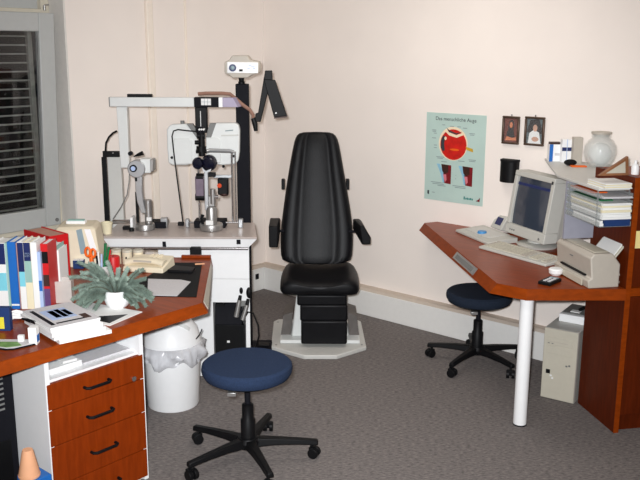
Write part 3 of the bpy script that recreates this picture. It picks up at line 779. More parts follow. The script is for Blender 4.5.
# armrests: pad seen end-on plus the bar to the back
for pts_, bar in ((((268, 223), (278.8, 248)), ((278, 231), (284, 231))), (((355, 222), (371, 245)), ((349, 231.5), (358, 231.5)))):
    a, b = KC.at(*pts_[0], -.12), KC.at(*pts_[1], -.12)
    ar = MB()
    xc = (a.x + b.x) / 2; zc = (a.z + b.z) / 2
    if bar[0][0] < 300:
        ar.hexa([Vector(p) for p in ((a.x+.004,-.12,b.z),(b.x-.004,-.12,b.z),(b.x,.10,b.z+.06),(a.x,.10,b.z+.06),(a.x+.004,-.12,a.z-.02),(b.x-.004,-.12,a.z-.02),(b.x,.10,a.z-.01),(a.x,.10,a.z-.01))])
    else:
        c = b.x - .055
        ar.hexa([Vector(p) for p in ((c,-.12,b.z),(b.x,-.12,b.z),(c-.005,.10,b.z+.07),(a.x-.01,.10,b.z+.07),(c-.03,-.12,a.z-.035),(b.x,-.12,a.z-.04),(c-.005,.10,a.z+.01),(a.x-.01,.10,a.z+.01))]) if False else ar.prism([(a.x+.045,-.12,b.z),(b.x,-.12,b.z),(b.x,-.12,b.z+.045),(a.x+.052,-.12,a.z-.02),(a.x+.03,-.12,a.z-.03)], [(a.x-.006,.10,b.z+.055),(a.x+.045,.10,b.z+.055),(a.x+.05,.10,a.z-.03),(a.x+.03,.10,a.z-.022),(a.x-.006,.10,a.z-.022)])
    arm = ar.build('armrest', 'black', ch, bevel=.008)
    c0_, c1_ = KC.at(*bar[0], .06), KC.at(*bar[1], .06)
    MB().cyl((c0_.x, .06, c0_.z), (c1_.x, .06, c1_.z), .009).build('arm_bar', 'dgrey', arm)

# ================================================================ INSTRUMENT TABLE (exam unit)
TZ = .84
uo = onz(257, 237.2, TZ)
KU = Frame((uo.x, uo.y, 0), HEAD)
ut = thing('instrument_table', 'white instrument table with grey top along the left wall', 'table', KU.o, HEAD)
TL = KU.at(103, 238, 0).x; TDp = .40
MB().plan([(TL, 0), (0, 0), (-.045, TDp), (TL, TDp)], TZ - .012, TZ).build('table_top', 'tabletop', ut, bevel=.002)
ae = KU.at(248.5, 252, .012); zA = KU.at(200, 247.5, .012).z
MB().prism([(TL + .03,.02,zA),(ae.x,.02,zA),(ae.x-.055,TDp-.02,zA),(TL + .03,TDp-.02,zA)], [(TL,.001,TZ-.012),(-.001,.001,TZ-.012),(-.05,TDp,TZ-.012),(TL,TDp,TZ-.012)]).build('apron', 'white', ut)
q = KU.at(238.5, 242, -.001)
MB().box(q.x - .011, q.x + .011, -.001, .010, q.z - .013, q.z + .013).build('switch', 'dgrey', ut)
q = KU.at(164, 245, -.001)
MB().box(q.x - .009, q.x + .009, .002, .02, q.z - .018, q.z + .018).build('switch', 'dgrey', ut)
# chrome rail with clamp
ra, rb = KU.at(110, 250, .004), KU.at(248.5, 248, .004)
MB().cyl((ra.x, -.012, rb.z), (rb.x, -.012, rb.z), .009).build('rail', 'chrome', ut)
cxr = KU.at(249.2, 260, .03).x
zs = KU.at(230, 279.3, .03).z; zk = KU.at(230, 302.5, .03).z
CBL = KU.at(160, 300, .03).x
MB().plan([(CBL, .03), (cxr, .03), (cxr - .06, TDp - .03), (CBL, TDp - .03)], zs + .002, zA).build('upper_panel', 'white', ut, bevel=.002)
MB().plan([(CBL, .03), (cxr, .03), (cxr - .06, TDp - .03), (CBL, TDp - .03)], zk, zs).build('lower_panel', 'white', ut, bevel=.002)
MB().box(CBL, KU.at(213, 310, .03).x, .03, TDp - .03, 0, zk).build('side_panel', 'white', ut)
MB().plan([(KU.at(245.8, 310, .03).x, .03), (cxr, .03), (cxr - .06, TDp - .03), (KU.at(245.8, 310, .03).x - .06, TDp - .03)], 0, zk).build('side_panel', 'white', ut)
MB().box(CBL + .02, cxr - .09, TDp - .06, TDp - .03, 0, zk).build('rear_panel', 'white', ut)
xa, xb = KU.at(213.5, 310, .05).x, KU.at(245.3, 310, .05).x
KD = thing('power_supply', 'black electronic box in the open bay under the instrument table', 'device', KU.glo((0, 0, 0)), HEAD)
z0_, z1_ = 0, KU.at(230, 325, .06).z
MB().plan([(xa + .004, .06), (xb - .006, .06), (xb - .07, .30), (xa + .004, .30)], z0_, z1_).build('lower_case', 'black', KD, bevel=.003)
MB().prism([(xa + .004, .06, z1_), (xb - .02, .06, z1_), (xb - .07, .3, z1_), (xa + .004, .3, z1_)], [(xa + .004, .10, zk - .03), (xb - .03, .14, zk - .03), (xb - .08, .3, zk - .03), (xa + .004, .3, zk - .03)]).build('upper_case', 'dgrey', KD, bevel=.004)
q = KU.at(228.5, 341.5, .06); MB().box(q.x - .008, q.x + .008, .056, .06, q.z - .006, q.z + .006).build('white_switch', 'paper', KD)
q = KU.at(222, 303, .05); MB().box(q.x - .03, q.x + .012, .04, .09, q.z - .018, q.z - .001).build('plug', 'blackm', KD)
# clamp on rail
q0, q1 = KU.at(190, 247, -.02), KU.at(201.5, 260.5, -.02)
cl = MB().box(q0.x, q1.x, -.035, .0, q1.z, q0.z).build('rail_clamp', 'black', bevel=.006); cl.location = KU.o; cl.rotation_euler = (0, 0, HEAD); tag(cl, 'black clamp hanging on the chrome rail of instrument table', 'clamp')

# handles in their rests
def handle(label, p_head, p_mid, p_end, rhead):
    a, b, c = KU.at(*p_head, -.01), KU.at(*p_mid, -.02), KU.at(*p_end, -.03)
    o = thing('diagnostic_handle', label, 'instrument', KU.glo(c), HEAD, 'hand instruments on the table side')
    A, Bq, Cq = a - c, b - c, Vector((0, 0, 0))
    MB().cyl(Cq, Bq, .014, .0125).build('grip', 'steel', o, bevel=.002)
    MB().cyl(Bq, Bq.lerp(A, .35), .011, .009).build('collar', 'black', o)
    MB().ball(Bq.lerp(A, .72), rhead, (.8, .8, 1.5)).build('head', 'black', o)
    MB().tube([Bq.lerp(Cq, .2) + Vector((-.015,0,0)), Bq.lerp(Cq, .55) + Vector((-.017, 0, 0))], .003).build('slide', 'dgrey', o)
    return o
q = KU.at(243, 304, .0); MB().box(q.x - .03, q.x + .02, -.012, .03, q.z - .012, q.z + .012).build('handle_rest', 'mgrey', ut, bevel=.003)
handle('slim diagnostic handle with small black head, left of the pair', (241.8, 287), (239.5, 300), (236, 317), .013)
handle('diagnostic handle with large black head, right of the pair', (250, 288), (247, 305), (242.5, 320), .022)
pth = [KU.at(x, y, yy_) for x, y, yy_ in ((243, 320, -.03), (248, 312, -.03), (253, 313, -.035), (258, 325, -.04), (259, 336, -.04), (256, 347, -.03), (248, 352, .0))]
cb = MB().tube(pth, .005).build('coiled_cable', 'black'); cb.location = KU.o; cb.rotation_euler = (0, 0, HEAD); tag(cb, 'black looping cable hanging from the diagnostic handles', 'cable')
q = KU.at(263, 349, .12)
ft = thing('foot_switch', 'dark grey foot switch on the floor by the white cabinet', 'switch', onz(264, 352, 0), HEAD)
MB().prism([(-.05,-.04,0),(.05,-.04,0),(.05,.10,0),(-.05,.10,0)], [(-.045,-.03,.03),(.045,-.03,.03),(.045,.09,.05),(-.045,.09,.05)]).build('body', 'dgrey', ft, bevel=.004)
MB().box(-.035, .035, -.02, .05, .045, .052).build('pedal', 'black', ft, bevel=.003)

# socket on trunking by the corner
so_ = onx(257, 276.5, .0)
sk = MB().box(0, .004, -.018, .018, -.022, .022).build('wall_socket', 'dgrey', bevel=.002); sk.location = (.0, so_.y, so_.z); tag(sk, 'dark square socket on the white trunking near the corner', 'socket')

# ---------------------------------------------------------------- dark column with projector, beam and phoropter
yp = TDp + .045
ca_, cb2 = KU.at(235.3, 84, yp), KU.at(248.3, 84, yp)
cz = ca_.z
colm = thing('instrument_stand', 'dark grey upright column with white overhead arm behind the table', 'instrument stand', KU.glo(((ca_.x + cb2.x) / 2, yp + .03, 0)), HEAD)
hw = (cb2.x - ca_.x) / 2; cxc = (ca_.x + cb2.x) / 2
KCo = Frame(KU.glo((cxc, yp + .03, 0)), HEAD)
MB().box(-hw, hw, -.03, .03, .02, cz).build('upright', 'dgrey', colm, bevel=.004)
MB().box(-hw - .05, hw + .05, -.03, .12, 0, .02).build('foot_plate', 'dgrey', colm, bevel=.004)
by = -.03 - .07
b0_, b1_ = KCo.at(109.3, 97.2, by), KCo.at(238, 107.2, by)
bx1 = KCo.at(194, 100, by).x
be = MB().box(b0_.x, bx1, by, by + .055, b1_.z, b0_.z).build('arm', 'offwhite', colm, bevel=.003)
MB().box(b0_.x - .004, b0_.x, by - .001, by + .056, b1_.z, b0_.z).build('end_cap', 'mgrey', be)
xg1 = KCo.at(218.5, 100, by).x; xw1 = KCo.at(222.5, 100, by).x
gb = MB().box(bx1, xg1, by - .004, by + .06, b1_.z - .001, b0_.z + .001).build('control_box', 'dgrey', colm, bevel=.002)
q0, q1 = KCo.at(201, 98.6, by - .005), KCo.at(211, 105.2, by - .005)
MB().box(q0.x, q1.x, by - .006, by - .004, q1.z, q0.z).build('label_plate', 'paper', gb)
s = MB()
for k in range(1, 3): s.box(q0.x + (q1.x - q0.x) * k / 3 - .001, q0.x + (q1.x - q0.x) * k / 3 + .001, by - .0065, by - .006, q1.z, q0.z)
s.box(q0.x, q1.x, by - .0065, by - .006, (q0.z + q1.z) / 2 - .001, (q0.z + q1.z) / 2 + .001)
s.build('label_grid', 'ink2', gb)
MB().box(xg1, xw1, by - .002, by + .058, b1_.z - .001, b0_.z + .001).build('white_collar', 'white', colm, bevel=.002)
MB().prism([(xw1, by, b1_.z), (b1_.x, by, b1_.z), (b1_.x + .02, -.03, b1_.z), (xw1, -.03, b1_.z)], [(xw1, by, b0_.z), (b1_.x - .03, by, b0_.z), (b1_.x - .01, -.03, b0_.z), (xw1, -.03, b0_.z)]).build('arm_socket', 'lilac', colm, bevel=.002)
# black strip lying on the arm
q0, q1 = KCo.at(127.5, 97, by + .02), KCo.at(152, 93.6, by + .02)
MB().box(q0.x, q1.x, by + .008, by + .04, b0_.z, b0_.z + .018).build('handle_strip', 'black', be, bevel=.002)
# drop link to phoropter
d0, d1 = KCo.at(194.7, 109.5, by), KCo.at(207.3, 133, by)
MB().box(d0.x, d1.x, by + .002, by + .05, d1.z, b1_.z).build('drop_link', 'black', colm, bevel=.005)
q0, q1 = KCo.at(200, 111, by), KCo.at(201.3, 131, by)
MB().box(q0.x, q1.x, by - .001, by + .002, q1.z, q0.z).build('bright_stripe', 'steel', colm)
# support strut at left of the arm, leaning down to the small rear post
p0, p1, p2, p3 = KCo.at(116, 107, by), KCo.at(126.5, 107, by), KCo.at(129, 168, by), KCo.at(120.5, 168, by)
MB().face_xz([(p3.x, p3.z), (p2.x, p2.z), (p1.x, p1.z), (p0.x, p0.z)], by + .006, by + .05).build('strut', 'offwhite', colm, bevel=.003)
# ---- phoropter hung from the arm (own thing)
py_ = by + .004
KP = KCo
ph = thing('phoropter', 'pale grey phoropter hanging from the overhead arm behind the slit lamp', 'phoropter', KCo.o, HEAD)
def pz(pts): return [(KP.at(x, y, py_).x, KP.at(x, y, py_).z) for x, y in pts]
lobeL = [(166.3, 130), (168.5, 126), (172, 124.6), (186, 124), (197, 136), (198, 158), (195, 163), (186, 165.5), (172, 165.5), (168, 163), (166.8, 150)]
lobeR = [(215, 123.3), (235, 123.2), (238.3, 125), (239.4, 130), (239.2, 152), (238, 161), (235, 164.5), (222, 165.5), (210, 164), (206, 158), (205.5, 137)]
MB().face_xz(pz(lobeL), py_ + .01, py_ + .07).build('lens_bank', 'offwhite', ph, bevel=.008, seg=3)
MB().face_xz(pz(lobeR), py_ + .01, py_ + .07).build('lens_bank', 'offwhite', ph, bevel=.008, seg=3)
MB().face_xz(pz([(174, 138.5), (190, 138), (192, 141), (192, 164), (174, 164.5), (172.6, 160)]), py_ + .002, py_ + .012).build('front_cover', 'offwhite', ph, bevel=.004)
MB().face_xz(pz([(206, 138), (218, 137.5), (220, 140), (220.5, 163), (208, 163), (206, 158)]), py_ + .002, py_ + .012).build('front_cover', 'offwhite', ph, bevel=.004)
MB().face_xz(pz([(186.5, 124), (192, 124), (199.5, 133.5), (196.5, 138)]), py_ + .004, py_ + .05).build('bracket', 'mgrey', ph)
MB().face_xz(pz([(209.5, 123.5), (216, 123.5), (211, 137.5), (205.5, 137.5)]), py_ + .004, py_ + .05).build('bracket', 'mgrey', ph)
q = KP.at(182.5, 124, py_ + .03); MB().cyl((q.x, py_ + .03, q.z), (q.x, py_ + .03, q.z + .02), .012).build('knob', 'mgrey', ph)
for x, y in ((172, 157.5), (233.5, 156)):
    q = KP.at(x, y, py_ + .01); MB().cyl((q.x, py_ + .002, q.z), (q.x, py_ + .01, q.z), .008).build('knob', 'black', ph)
q = KP.at(223.5, 166.5, py_ + .03); MB().ball((q.x, py_ + .03, q.z), .009).build('knob', 'dgrey', ph)
MB().face_xz(pz([(221, 135), (238.5, 134.5), (238.6, 136), (221, 136.5)]), py_ + .009, py_ + .0105).build('groove', 'lgrey', ph)
MB().face_xz(pz([(225, 130.5), (233, 129.8), (233, 130.8), (225, 131.5)]), py_ + .0085, py_ + .0105).build('mark', 'ink2', ph)
# thin black rod cable hanging in front of the phoropter
pts = [KP.at(x, y, py_ - .03) for x, y in ((199, 131.5), (190, 131), (178, 129.6), (173.5, 131), (172, 136), (173.5, 150), (177, 178), (181, 208), (183, 223))]
rd = MB().tube(pts, .0042).build('hanging_cable', 'black'); rd.location = KCo.o; rd.rotation_euler = (0, 0, HEAD); tag(rd, 'thin black cable looping down from phoropter to the table', 'cable')

# ---- chart projector
q = KCo.at(241.5, 83, .0)
pj = thing('chart_projector', 'grey and white chart projector on top of the dark column', 'projector', KCo.glo((q.x, 0, cz)), HEAD)
KJ = Frame(pj.location, HEAD)
def jz(pts, y): return [(KJ.at(a, b, y).x, KJ.at(a, b, y).z) for a, b in pts]
n0 = KJ.at(241, 77.5, 0).z
MB().lathe([(0, 0), (.02, 0), (.02, .012), (.015, .016), (.018, n0 + .004), (0, n0 + .004)], seg=20).build('neck', 'black', pj)
MB().face_xz(jz([(224.5, 62), (229, 60), (232, 55.5), (247, 55.5), (250, 60), (258.5, 61.5), (259.3, 64), (259, 73), (252, 75), (247.5, 78), (232.5, 78), (229, 75), (224.5, 73.5)], -.06), -.06, .10).build('housing', 'greige', pj, bevel=.005)
MB().face_xz(jz([(227.3, 62), (258, 62.5), (258, 73.2), (227.3, 72.8)], -.062), -.064, -.06).build('front_plate', 'white', pj, bevel=.001)
q = KJ.at(232.7, 67.8, -.064)
ln_ = MB().cyl((q.x, -.075, q.z), (q.x, -.064, q.z), .021, seg=24).build('lens_ring', 'navy', pj)
MB().ball((q.x, -.074, q.z), .013, (1, .4, 1)).build('lens_glass', 'lcdg', ln_)
q = KJ.at(241, 70.3, -.064); MB().box(q.x - .010, q.x + .010, -.067, -.064, q.z - .006, q.z + .006).build('sensor_window', 'black', pj)
s = MB()
for a, b, wd in ((248.5, 65.2, .018), (251, 66.8, .022), (247.5, 68.3, .014), (253, 68.4, .012)):
    q = KJ.at(a, b, -.064); s.box(q.x, q.x + wd, -.0645, -.064, q.z - .002, q.z + .002)
s.build('blue_marks', 'lblue', pj)

# ---- folding lamp at the right of the column
lq = KCo.at(252, 118, -.02)
fl = thing('folding_lamp', 'black folding lamp arm bent like an upside down V beside the column', 'lamp', KCo.glo((0, 0, lq.z)), HEAD)
KF = Frame(fl.location, HEAD)
fy = -.05
def fz(pts, y): return [(KF.at(a, b, y).x, KF.at(a, b, y).z) for a, b in pts]
s = MB(); s.tube([KF.at(x, y, fy + .01 if x > 235 else -.075) for x, y in ((198, 94), (206, 93.3), (222, 93.3), (230, 94), (236, 99), (243, 105), (250, 110), (253, 115), (253, 118))], .0105)
s.build('feed_tube', 'copper', fl)
MB().tube([KF.at(x, y, fy + .005) for x, y in ((253, 118), (255, 124), (256, 131))], [.014, .016, .011], seg=10).build('grip', 'black', fl)
MB().face_xz(fz([(254.5, 122), (255.5, 113.5), (258, 113), (265, 70.5), (272, 70.5), (272.5, 80), (267, 96), (262.5, 114), (260.5, 122)], fy), fy, fy + .03).build('lower_arm', 'black', fl, bevel=.004)
MB().face_xz(fz([(263.5, 79), (275, 80), (287, 116), (274, 117.5)], fy - .035), fy - .035, fy - .001).build('lamp_head', 'black', fl, bevel=.004)
MB().face_xz(fz([(274, 117.5), (287, 116), (287.3, 117.3), (274, 118.8)], fy - .035), fy - .034, fy - .002).build('lens_edge', 'brownd', fl)
q = KF.at(276, 113, fy - .036); MB().cyl((q.x, fy - .038, q.z), (q.x, fy - .035, q.z), .004, seg=10).build('screw', 'steel', fl)

# ---------------------------------------------------------------- left rear post with black frame (behind keratometer)
yk = TDp + .02
a, b = KU.at(105, 158, yk), KU.at(124, 222, yk)
rp = thing('rear_post', 'grey upright panel with black frame behind the left instrument', 'instrument stand', KU.glo((0, yk, 0)), HEAD)
zp0 = 0
KR = Frame(KU.glo((0, yk, 0)), HEAD)
a, b = KR.at(107, 157, 0), KR.at(123.8, 222, 0)
MB().box(a.x, b.x, .0, .04, 0, a.z).build('panel', 'lgrey', rp, bevel=.003)
q0, q1 = KR.at(102.7, 151, -.012), KR.at(119.5, 157, -.012)
q2 = KR.at(107.3, 222, -.012)
MB().box(q0.x, q1.x, -.02, .0, q1.z, q0.z).build('top_bar', 'black', rp, bevel=.002)
MB().box(KR.at(103.3, 190, -.012).x, KR.at(108, 190, -.012).x, -.02, 0, TZ + .002, q1.z).build('side_bar', 'black', rp, bevel=.002)
q = KR.at(113, 153, -.021); MB().cyl((q.x, -.024, q.z), (q.x, -.02, q.z), .004, seg=10).build('screw', 'steel', rp)
MB().tube([KR.at(x, y, -.012) for x, y in ((105.5, 151), (106, 143), (109, 137), (113, 133), (117, 131))], .006).build('cable', 'black', rp)

# ---------------------------------------------------------------- slit lamp (right instrument)
yl = .12
v = KU.at(208.5, 229, 0)
org = KU.z(211.5, 230, TZ)
sl_ = thing('slit_lamp', 'slit lamp microscope with chin rest, right instrument on the table', 'microscope', KU.glo((org.x, org.y, TZ)), HEAD)
KS = Frame(sl_.location, HEAD)
def sp(x, y, ly=0): return KS.at(x, y, ly)
sc_ = abs(sp(223, 229).x - sp(200, 229).x) / 2
MB().lathe([(0, .004), (sc_ * .98, .004), (sc_, .012), (sc_, .034), (sc_ * .95, .04), (0, .042)], seg=40).build('base_disc', 'steel', sl_)
q0, q1 = sp(194, 222, .06), sp(225.5, 222, .06)
MB().box(q0.x, q1.x, .05, .16, .0, .042).build('base_plate', 'dgrey', sl_, bevel=.004)
za, zb3 = .04, sp(211, 206.5, 0).z
q0, q1 = sp(206, 215), sp(217, 215)
cxs = (q0.x + q1.x) / 2
MB().lathe([(0, .04), ((q1.x - q0.x) / 2, .04), ((q1.x - q0.x) / 2, zb3 - .01), ((q1.x - q0.x) / 2 * .85, zb3), (0, zb3)], c=(cxs, 0, 0), seg=28).build('swivel_body', 'steel', sl_)
q = sp(209.5, 222.5, -.035); MB().box(q.x - .02, q.x + .022, -.045, -.03, q.z - .012, q.z + .012).build('scale_plate', 'paper', sl_)
q0 = sp(206.5, 206, 0); q1 = sp(206.3, 172, 0)
MB().box(q1.x - .012, q1.x + .012, -.02, .012, zb3 - .02, q1.z).build('microscope_arm', 'silver', sl_, bevel=.004)
MB().box(cxs - .026, cxs + .022, -.012, .024, zb3, sp(210, 196, 0).z).build('illumination_arm', 'steel', sl_, bevel=.004)
for (x, y, r, cc) in ((197.6, 163.5, .033, 'lcd'), (209, 163, .045, 'lcd')):
    q = sp(x, y, -.03)
    MB().ball((q.x, -.02, q.z), r, (1, 1.3, 1.05)).build('eyepiece_housing', 'lens', sl_)
    if r > .03:
        w2 = MB(); w2.lathe([(0, 0), (.022, 0), (.026, .022), (0, .024)], mx=Matrix.Rotation(R(90), 3, 'X'), c=(q.x + .006, -.062, q.z + .005), seg=20); w2.build('eyepiece', 'lens', sl_)
q = sp(207.5, 170, -.03); MB().face_xz([(q.x - .028, q.z + .02), (q.x - .02, q.z - .006), (q.x - .004, q.z - .014), (q.x + .02, q.z - .002), (q.x + .032, q.z + .022), (q.x + .012, q.z + .006), (q.x - .006, q.z - .002)], -.06, -.045).build('microscope_yoke', 'silver', sl_)
q0, q1 = sp(201.5, 134, .02), sp(201.5, 156, .02)
MB().cyl((q0.x, .02, q1.z), (q0.x, .02, q0.z), .019).build('lamp_tower', 'black', sl_)
q = sp(201, 141, .02); s = MB(); s.cyl((q.x - .035, .02, q.z - .008), (q.x + .02, .02, q.z - .008), .012); s.cyl((q.x - .022, .02, q.z + .03), (q.x + .024, .02, q.z + .03), .018); s.cyl((q.x, .02, q.z - .06), (q.x, .02, q.z - .03), .028); s.cyl((q.x - .03, .02, q.z - .06), (q.x + .03, .02, q.z - .06), .011)
s.build('lamp_knobs', 'black', sl_)
q0, q1 = sp(198.5, 133, .03), sp(206, 131, .03)
MB().cyl((q0.x + .012, .03, q0.z - .006), (q0.x + .012, .03, q0.z + .035), .024, .02).build('lamp_cap', 'dgrey', sl_)
q = sp(201.5, 129.5, -.0); s = MB()
for dx in (-.012, 0, .012): s.cyl((q.x + dx, -.006, q.z), (q.x + dx, .03, q.z), .005)
s.build('filter_levers', 'paper', sl_)
q0, q1 = sp(209.5, 189, -.01), sp(216, 204, -.01)
MB().cyl(((q0.x + q1.x) / 2, -.005, q1.z), ((q0.x + q1.x) / 2, -.005, q0.z), .016).build('slit_housing', 'steel', sl_, bevel=.002)
q = sp(214.5, 197, -.02); MB().cyl((q.x, -.015, q.z), (q.x + .022, -.015, q.z), .010).build('slit_knob', 'chrome', sl_)
q = sp(210, 175, -.01); MB().box(q.x - .022, q.x + .03, -.01, .03, q.z - .012, q.z + .012).build('head_block', 'black', sl_, bevel=.004)
# chin rest frame
pl0, pl1 = sp(198, 160, .09), sp(198, 225, .09)
MB().cyl((pl0.x, .09, .042), (pl0.x, .09, pl0.z), .0055).build('chin_rest_pole', 'chrome', sl_)
for xx in (231.5, 235):
    a_, b4 = sp(xx, 151.5, .09), sp(xx, 221, .09)
    MB().cyl((a_.x, .09, .03), (a_.x, .09, a_.z), .0055 if xx < 233 else .004).build('chin_rest_pole', 'chrome', sl_)
q0, q1 = sp(206, 151.5, .07), sp(233, 152, .07)
MB().tube([(q0.x, .06, q0.z), (q0.x + .02, .075, q0.z + .006), ((q0.x + q1.x) / 2, .08, q0.z + .004), (q1.x - .02, .085, q0.z + .002), (q1.x, .09, q0.z - .006)], .0115).build('forehead_band', 'silver', sl_)
q0, q1 = sp(213, 177, .05), sp(232, 178, .08)
MB().box(q0.x, q1.x, .06, .075, q0.z - .008, q0.z + .010).build('chin_rest_bar', 'silver', sl_, bevel=.003)
q0, q1 = sp(217.5, 178, .03), sp(228.5, 195, .03)
ap = MB().box(q0.x, q1.x, .02, .06, q1.z, q0.z).build('tonometer_body', 'black', sl_, bevel=.008)
q = sp(219.5, 185.5, .015); MB().cyl((q.x, .008, q.z), (q.x, .02, q.z), .013, .011).build('tonometer_dial', 'amber', ap)
q = sp(224, 194.5, .03); MB().ball((q.x, .04, q.z), .024, (1.1, 1, .5)).build('tonometer_knob', 'brownd', ap)
q0, q1 = sp(196, 176, .05), sp(203.5, 196, .05)
MB().box(q0.x - .004, q1.x + .006, .03, .08, q1.z, q0.z).build('slit_drum', 'drum', sl_, bevel=.005)
q = sp(195.5, 197, .05)
MB().cyl((q.x, .05, q.z), (q.x + .06, .05, q.z), .021).build('width_knob', 'black', sl_)
q = sp(197.5, 177, .05); MB().cyl((q.x - .006, .05, q.z), (q.x + .035, .05, q.z), .022).build('tilt_knob', 'black', sl_)
q = sp(203.5, 218, -.03); MB().tube([(q.x - .006, -.03, .042), (q.x - .010, -.034, q.z - .002), (q.x - .004, -.03, q.z + .02)], [.009, .007, .011]).build('joystick', 'black', sl_)
# cross rails and end blocks
for xx0, xx1, bl0, bl1 in ((189, 196, 185.3, 189.2), (225, 239, 238.3, 243)):
    a_, b4 = sp(xx0, 222.5, .08), sp(xx1, 222.5, .08)
    MB().cyl((a_.x, .08, a_.z), (b4.x, .08, b4.z), .006).build('track_rail', 'chrome', sl_)
    a_, b4 = sp(bl0, 219, .07), sp(bl1, 229, .07)
    MB().box(a_.x, b4.x, .06, .10, .0, a_.z).build('track_block', 'silver', sl_, bevel=.004)

# ---------------------------------------------------------------- keratometer (left instrument)
org = KU.z(145.5, 229.5, TZ)
kr = thing('keratometer', 'silver keratometer with round head, left instrument on the table', 'instrument', KU.glo((org.x, org.y, TZ)), HEAD)
KK = Frame(kr.location, HEAD)
def kp(x, y, ly=0): return KK.at(x, y, ly)
r_ = abs(kp(154.5, 228).x - kp(135.5, 228).x) / 2
MB().lathe([(0, .003), (r_, .003), (r_, .03), (r_ * .94, .036), (0, .038)], seg=40).build('base_disc', 'steel', kr)
q0, q1 = kp(149, 220, .05), kp(166, 220, .05)
MB().box(q0.x, q1.x, .03, .14, 0, .036).build('base_plate', 'dgrey', kr, bevel=.004)
q0, q1 = kp(144.5, 210), kp(152, 210)
MB().cyl(((q0.x + q1.x) / 2, 0, .036), ((q0.x + q1.x) / 2, 0, kp(148, 199.5).z), (q1.x - q0.x) / 2).build('swivel_body', 'steel', kr, bevel=.003)
q = kp(149.5, 218.5, -.03); MB().box(q.x - .015, q.x + .012, -.04, -.028, q.z - .012, q.z + .008).build('scale_plate', 'paper', kr)
a_ = [kp(x, y, -.01) for x, y in ((138.8, 176), (139, 190), (140.5, 202), (144, 213))]
s = MB(); s.loft([[Vector((p.x - wd, -.02, p.z)), Vector((p.x + wd, -.02, p.z)), Vector((p.x + wd, .015, p.z)), Vector((p.x - wd, .015, p.z))] for p, wd in zip(a_, (.019, .019, .018, .014))])
s.build('arm', 'silver', kr, bevel=.004)
q = kp(136, 178.5, -.022); MB().box(q.x - .006, q.x + .006, -.024, -.02, q.z - .016, q.z + .016).build('arm_slot', 'black', kr)
q = kp(136.5, 168.5, -.02)
hdk = MB().cyl((q.x + .003, -.045, q.z), (q.x + .003, .02, q.z), .050, seg=36).build('head', 'silver', kr, bevel=.004)
q = kp(133.2, 168.5, -.05)
MB().cyl((q.x, -.052, q.z), (q.x, -.045, q.z), .021, seg=28).build('eyepiece_ring', 'dgrey', hdk)
MB().cyl((q.x, -.056, q.z), (q.x, -.050, q.z), .013, seg=24).build('eyepiece_lens', 'lblue', hdk)
q0, q1 = kp(141, 158.5, 0), kp(151.5, 172.5, 0)
MB().box(q0.x, q1.x, -.025, .05, q1.z, q0.z).build('optics_box', 'offwhite', kr, bevel=.004)
q2 = kp(154, 165, 0); MB().box(q1.x, q2.x, -.03, .055, q1.z + .01, q0.z - .002).build('front_ring', 'steel', kr, bevel=.003)
q0, q1 = kp(133.5, 156.8, -.01), kp(143, 153, -.01)
MB().tube([(q0.x, -.01, q0.z), ((q0.x + q1.x) / 2, -.01, (q0.z + q1.z) / 2 + .001), (q1.x, -.01, q1.z)], [.003, .009, .013]).build('lever', 'black', kr)
q = kp(130.3, 153.5, .0); MB().cyl((q.x, -.01, q.z), (q.x, .02, q.z), .012).build('knob', 'dgrey', kr)
q0, q1 = kp(112.5, 220.5, .06), kp(132, 220.5, .06)
s = MB(); s.cyl((q0.x, .06, q0.z), (q1.x, .06, q0.z), .006); s.cyl((q0.x, .06, q0.z - .014), (q1.x, .06, q0.z - .014), .004); s.build('track_rail', 'chrome', kr)
q = kp(134.2, 222, -.0); MB().box(q.x - .018, q.x - .003, -.03, .06, .0, .075).build('track_block', 'white', kr, bevel=.003)
q = kp(132.5, 231, -.03); s = MB(); s.cyl((q.x, -.05, 0.001), (q.x, -.05, .022), .016, .012); s.box(q.x - .06, q.x - .01, -.02, .02, .001, .02); s.build('joystick_foot', 'black', kr, bevel=.003)
q0, q1 = kp(160.5, 218, .06), kp(167.5, 228, .06)
MB().box(q0.x, q1.x, .05, .10, 0, q0.z).build('track_block', 'silver', kr, bevel=.004)
q = kp(137, 206, .02); MB().box(q.x - .008, q.x + .006, .02, .04, .036, kp(137, 192, .02).z).build('chin_post', 'black', kr)
MB().tube([kp(x, y, .05) for x, y in ((129.5, 172), (129, 183), (127, 195), (121, 207), (113, 219))], .0028).build('cable', 'mgrey', kr)

# small things on the table
p = KU.z(106.5, 233.5, TZ)
o = MB().lathe([(0, 0), (.024, 0), (.030, .055), (.033, .056), (.033, .066), (.027, .066), (.024, .01), (0, .008)], seg=28).build('plastic_cup', 'cream'); o.location = KU.glo((p.x + .004, max(p.y, .03), TZ)); tag(o, 'cream plastic cup at the left end of instrument table', 'cup')
p = KU.z(181, 225.5, TZ)
o = MB().box(-.018, .018, -.012, .012, 0, .022).build('cable_plug', 'black', bevel=.004); o.location = KU.glo((p.x, p.y, TZ)); o.rotation_euler = (0, 0, HEAD); tag(o, 'small black plug on the table between both instruments', 'plug')

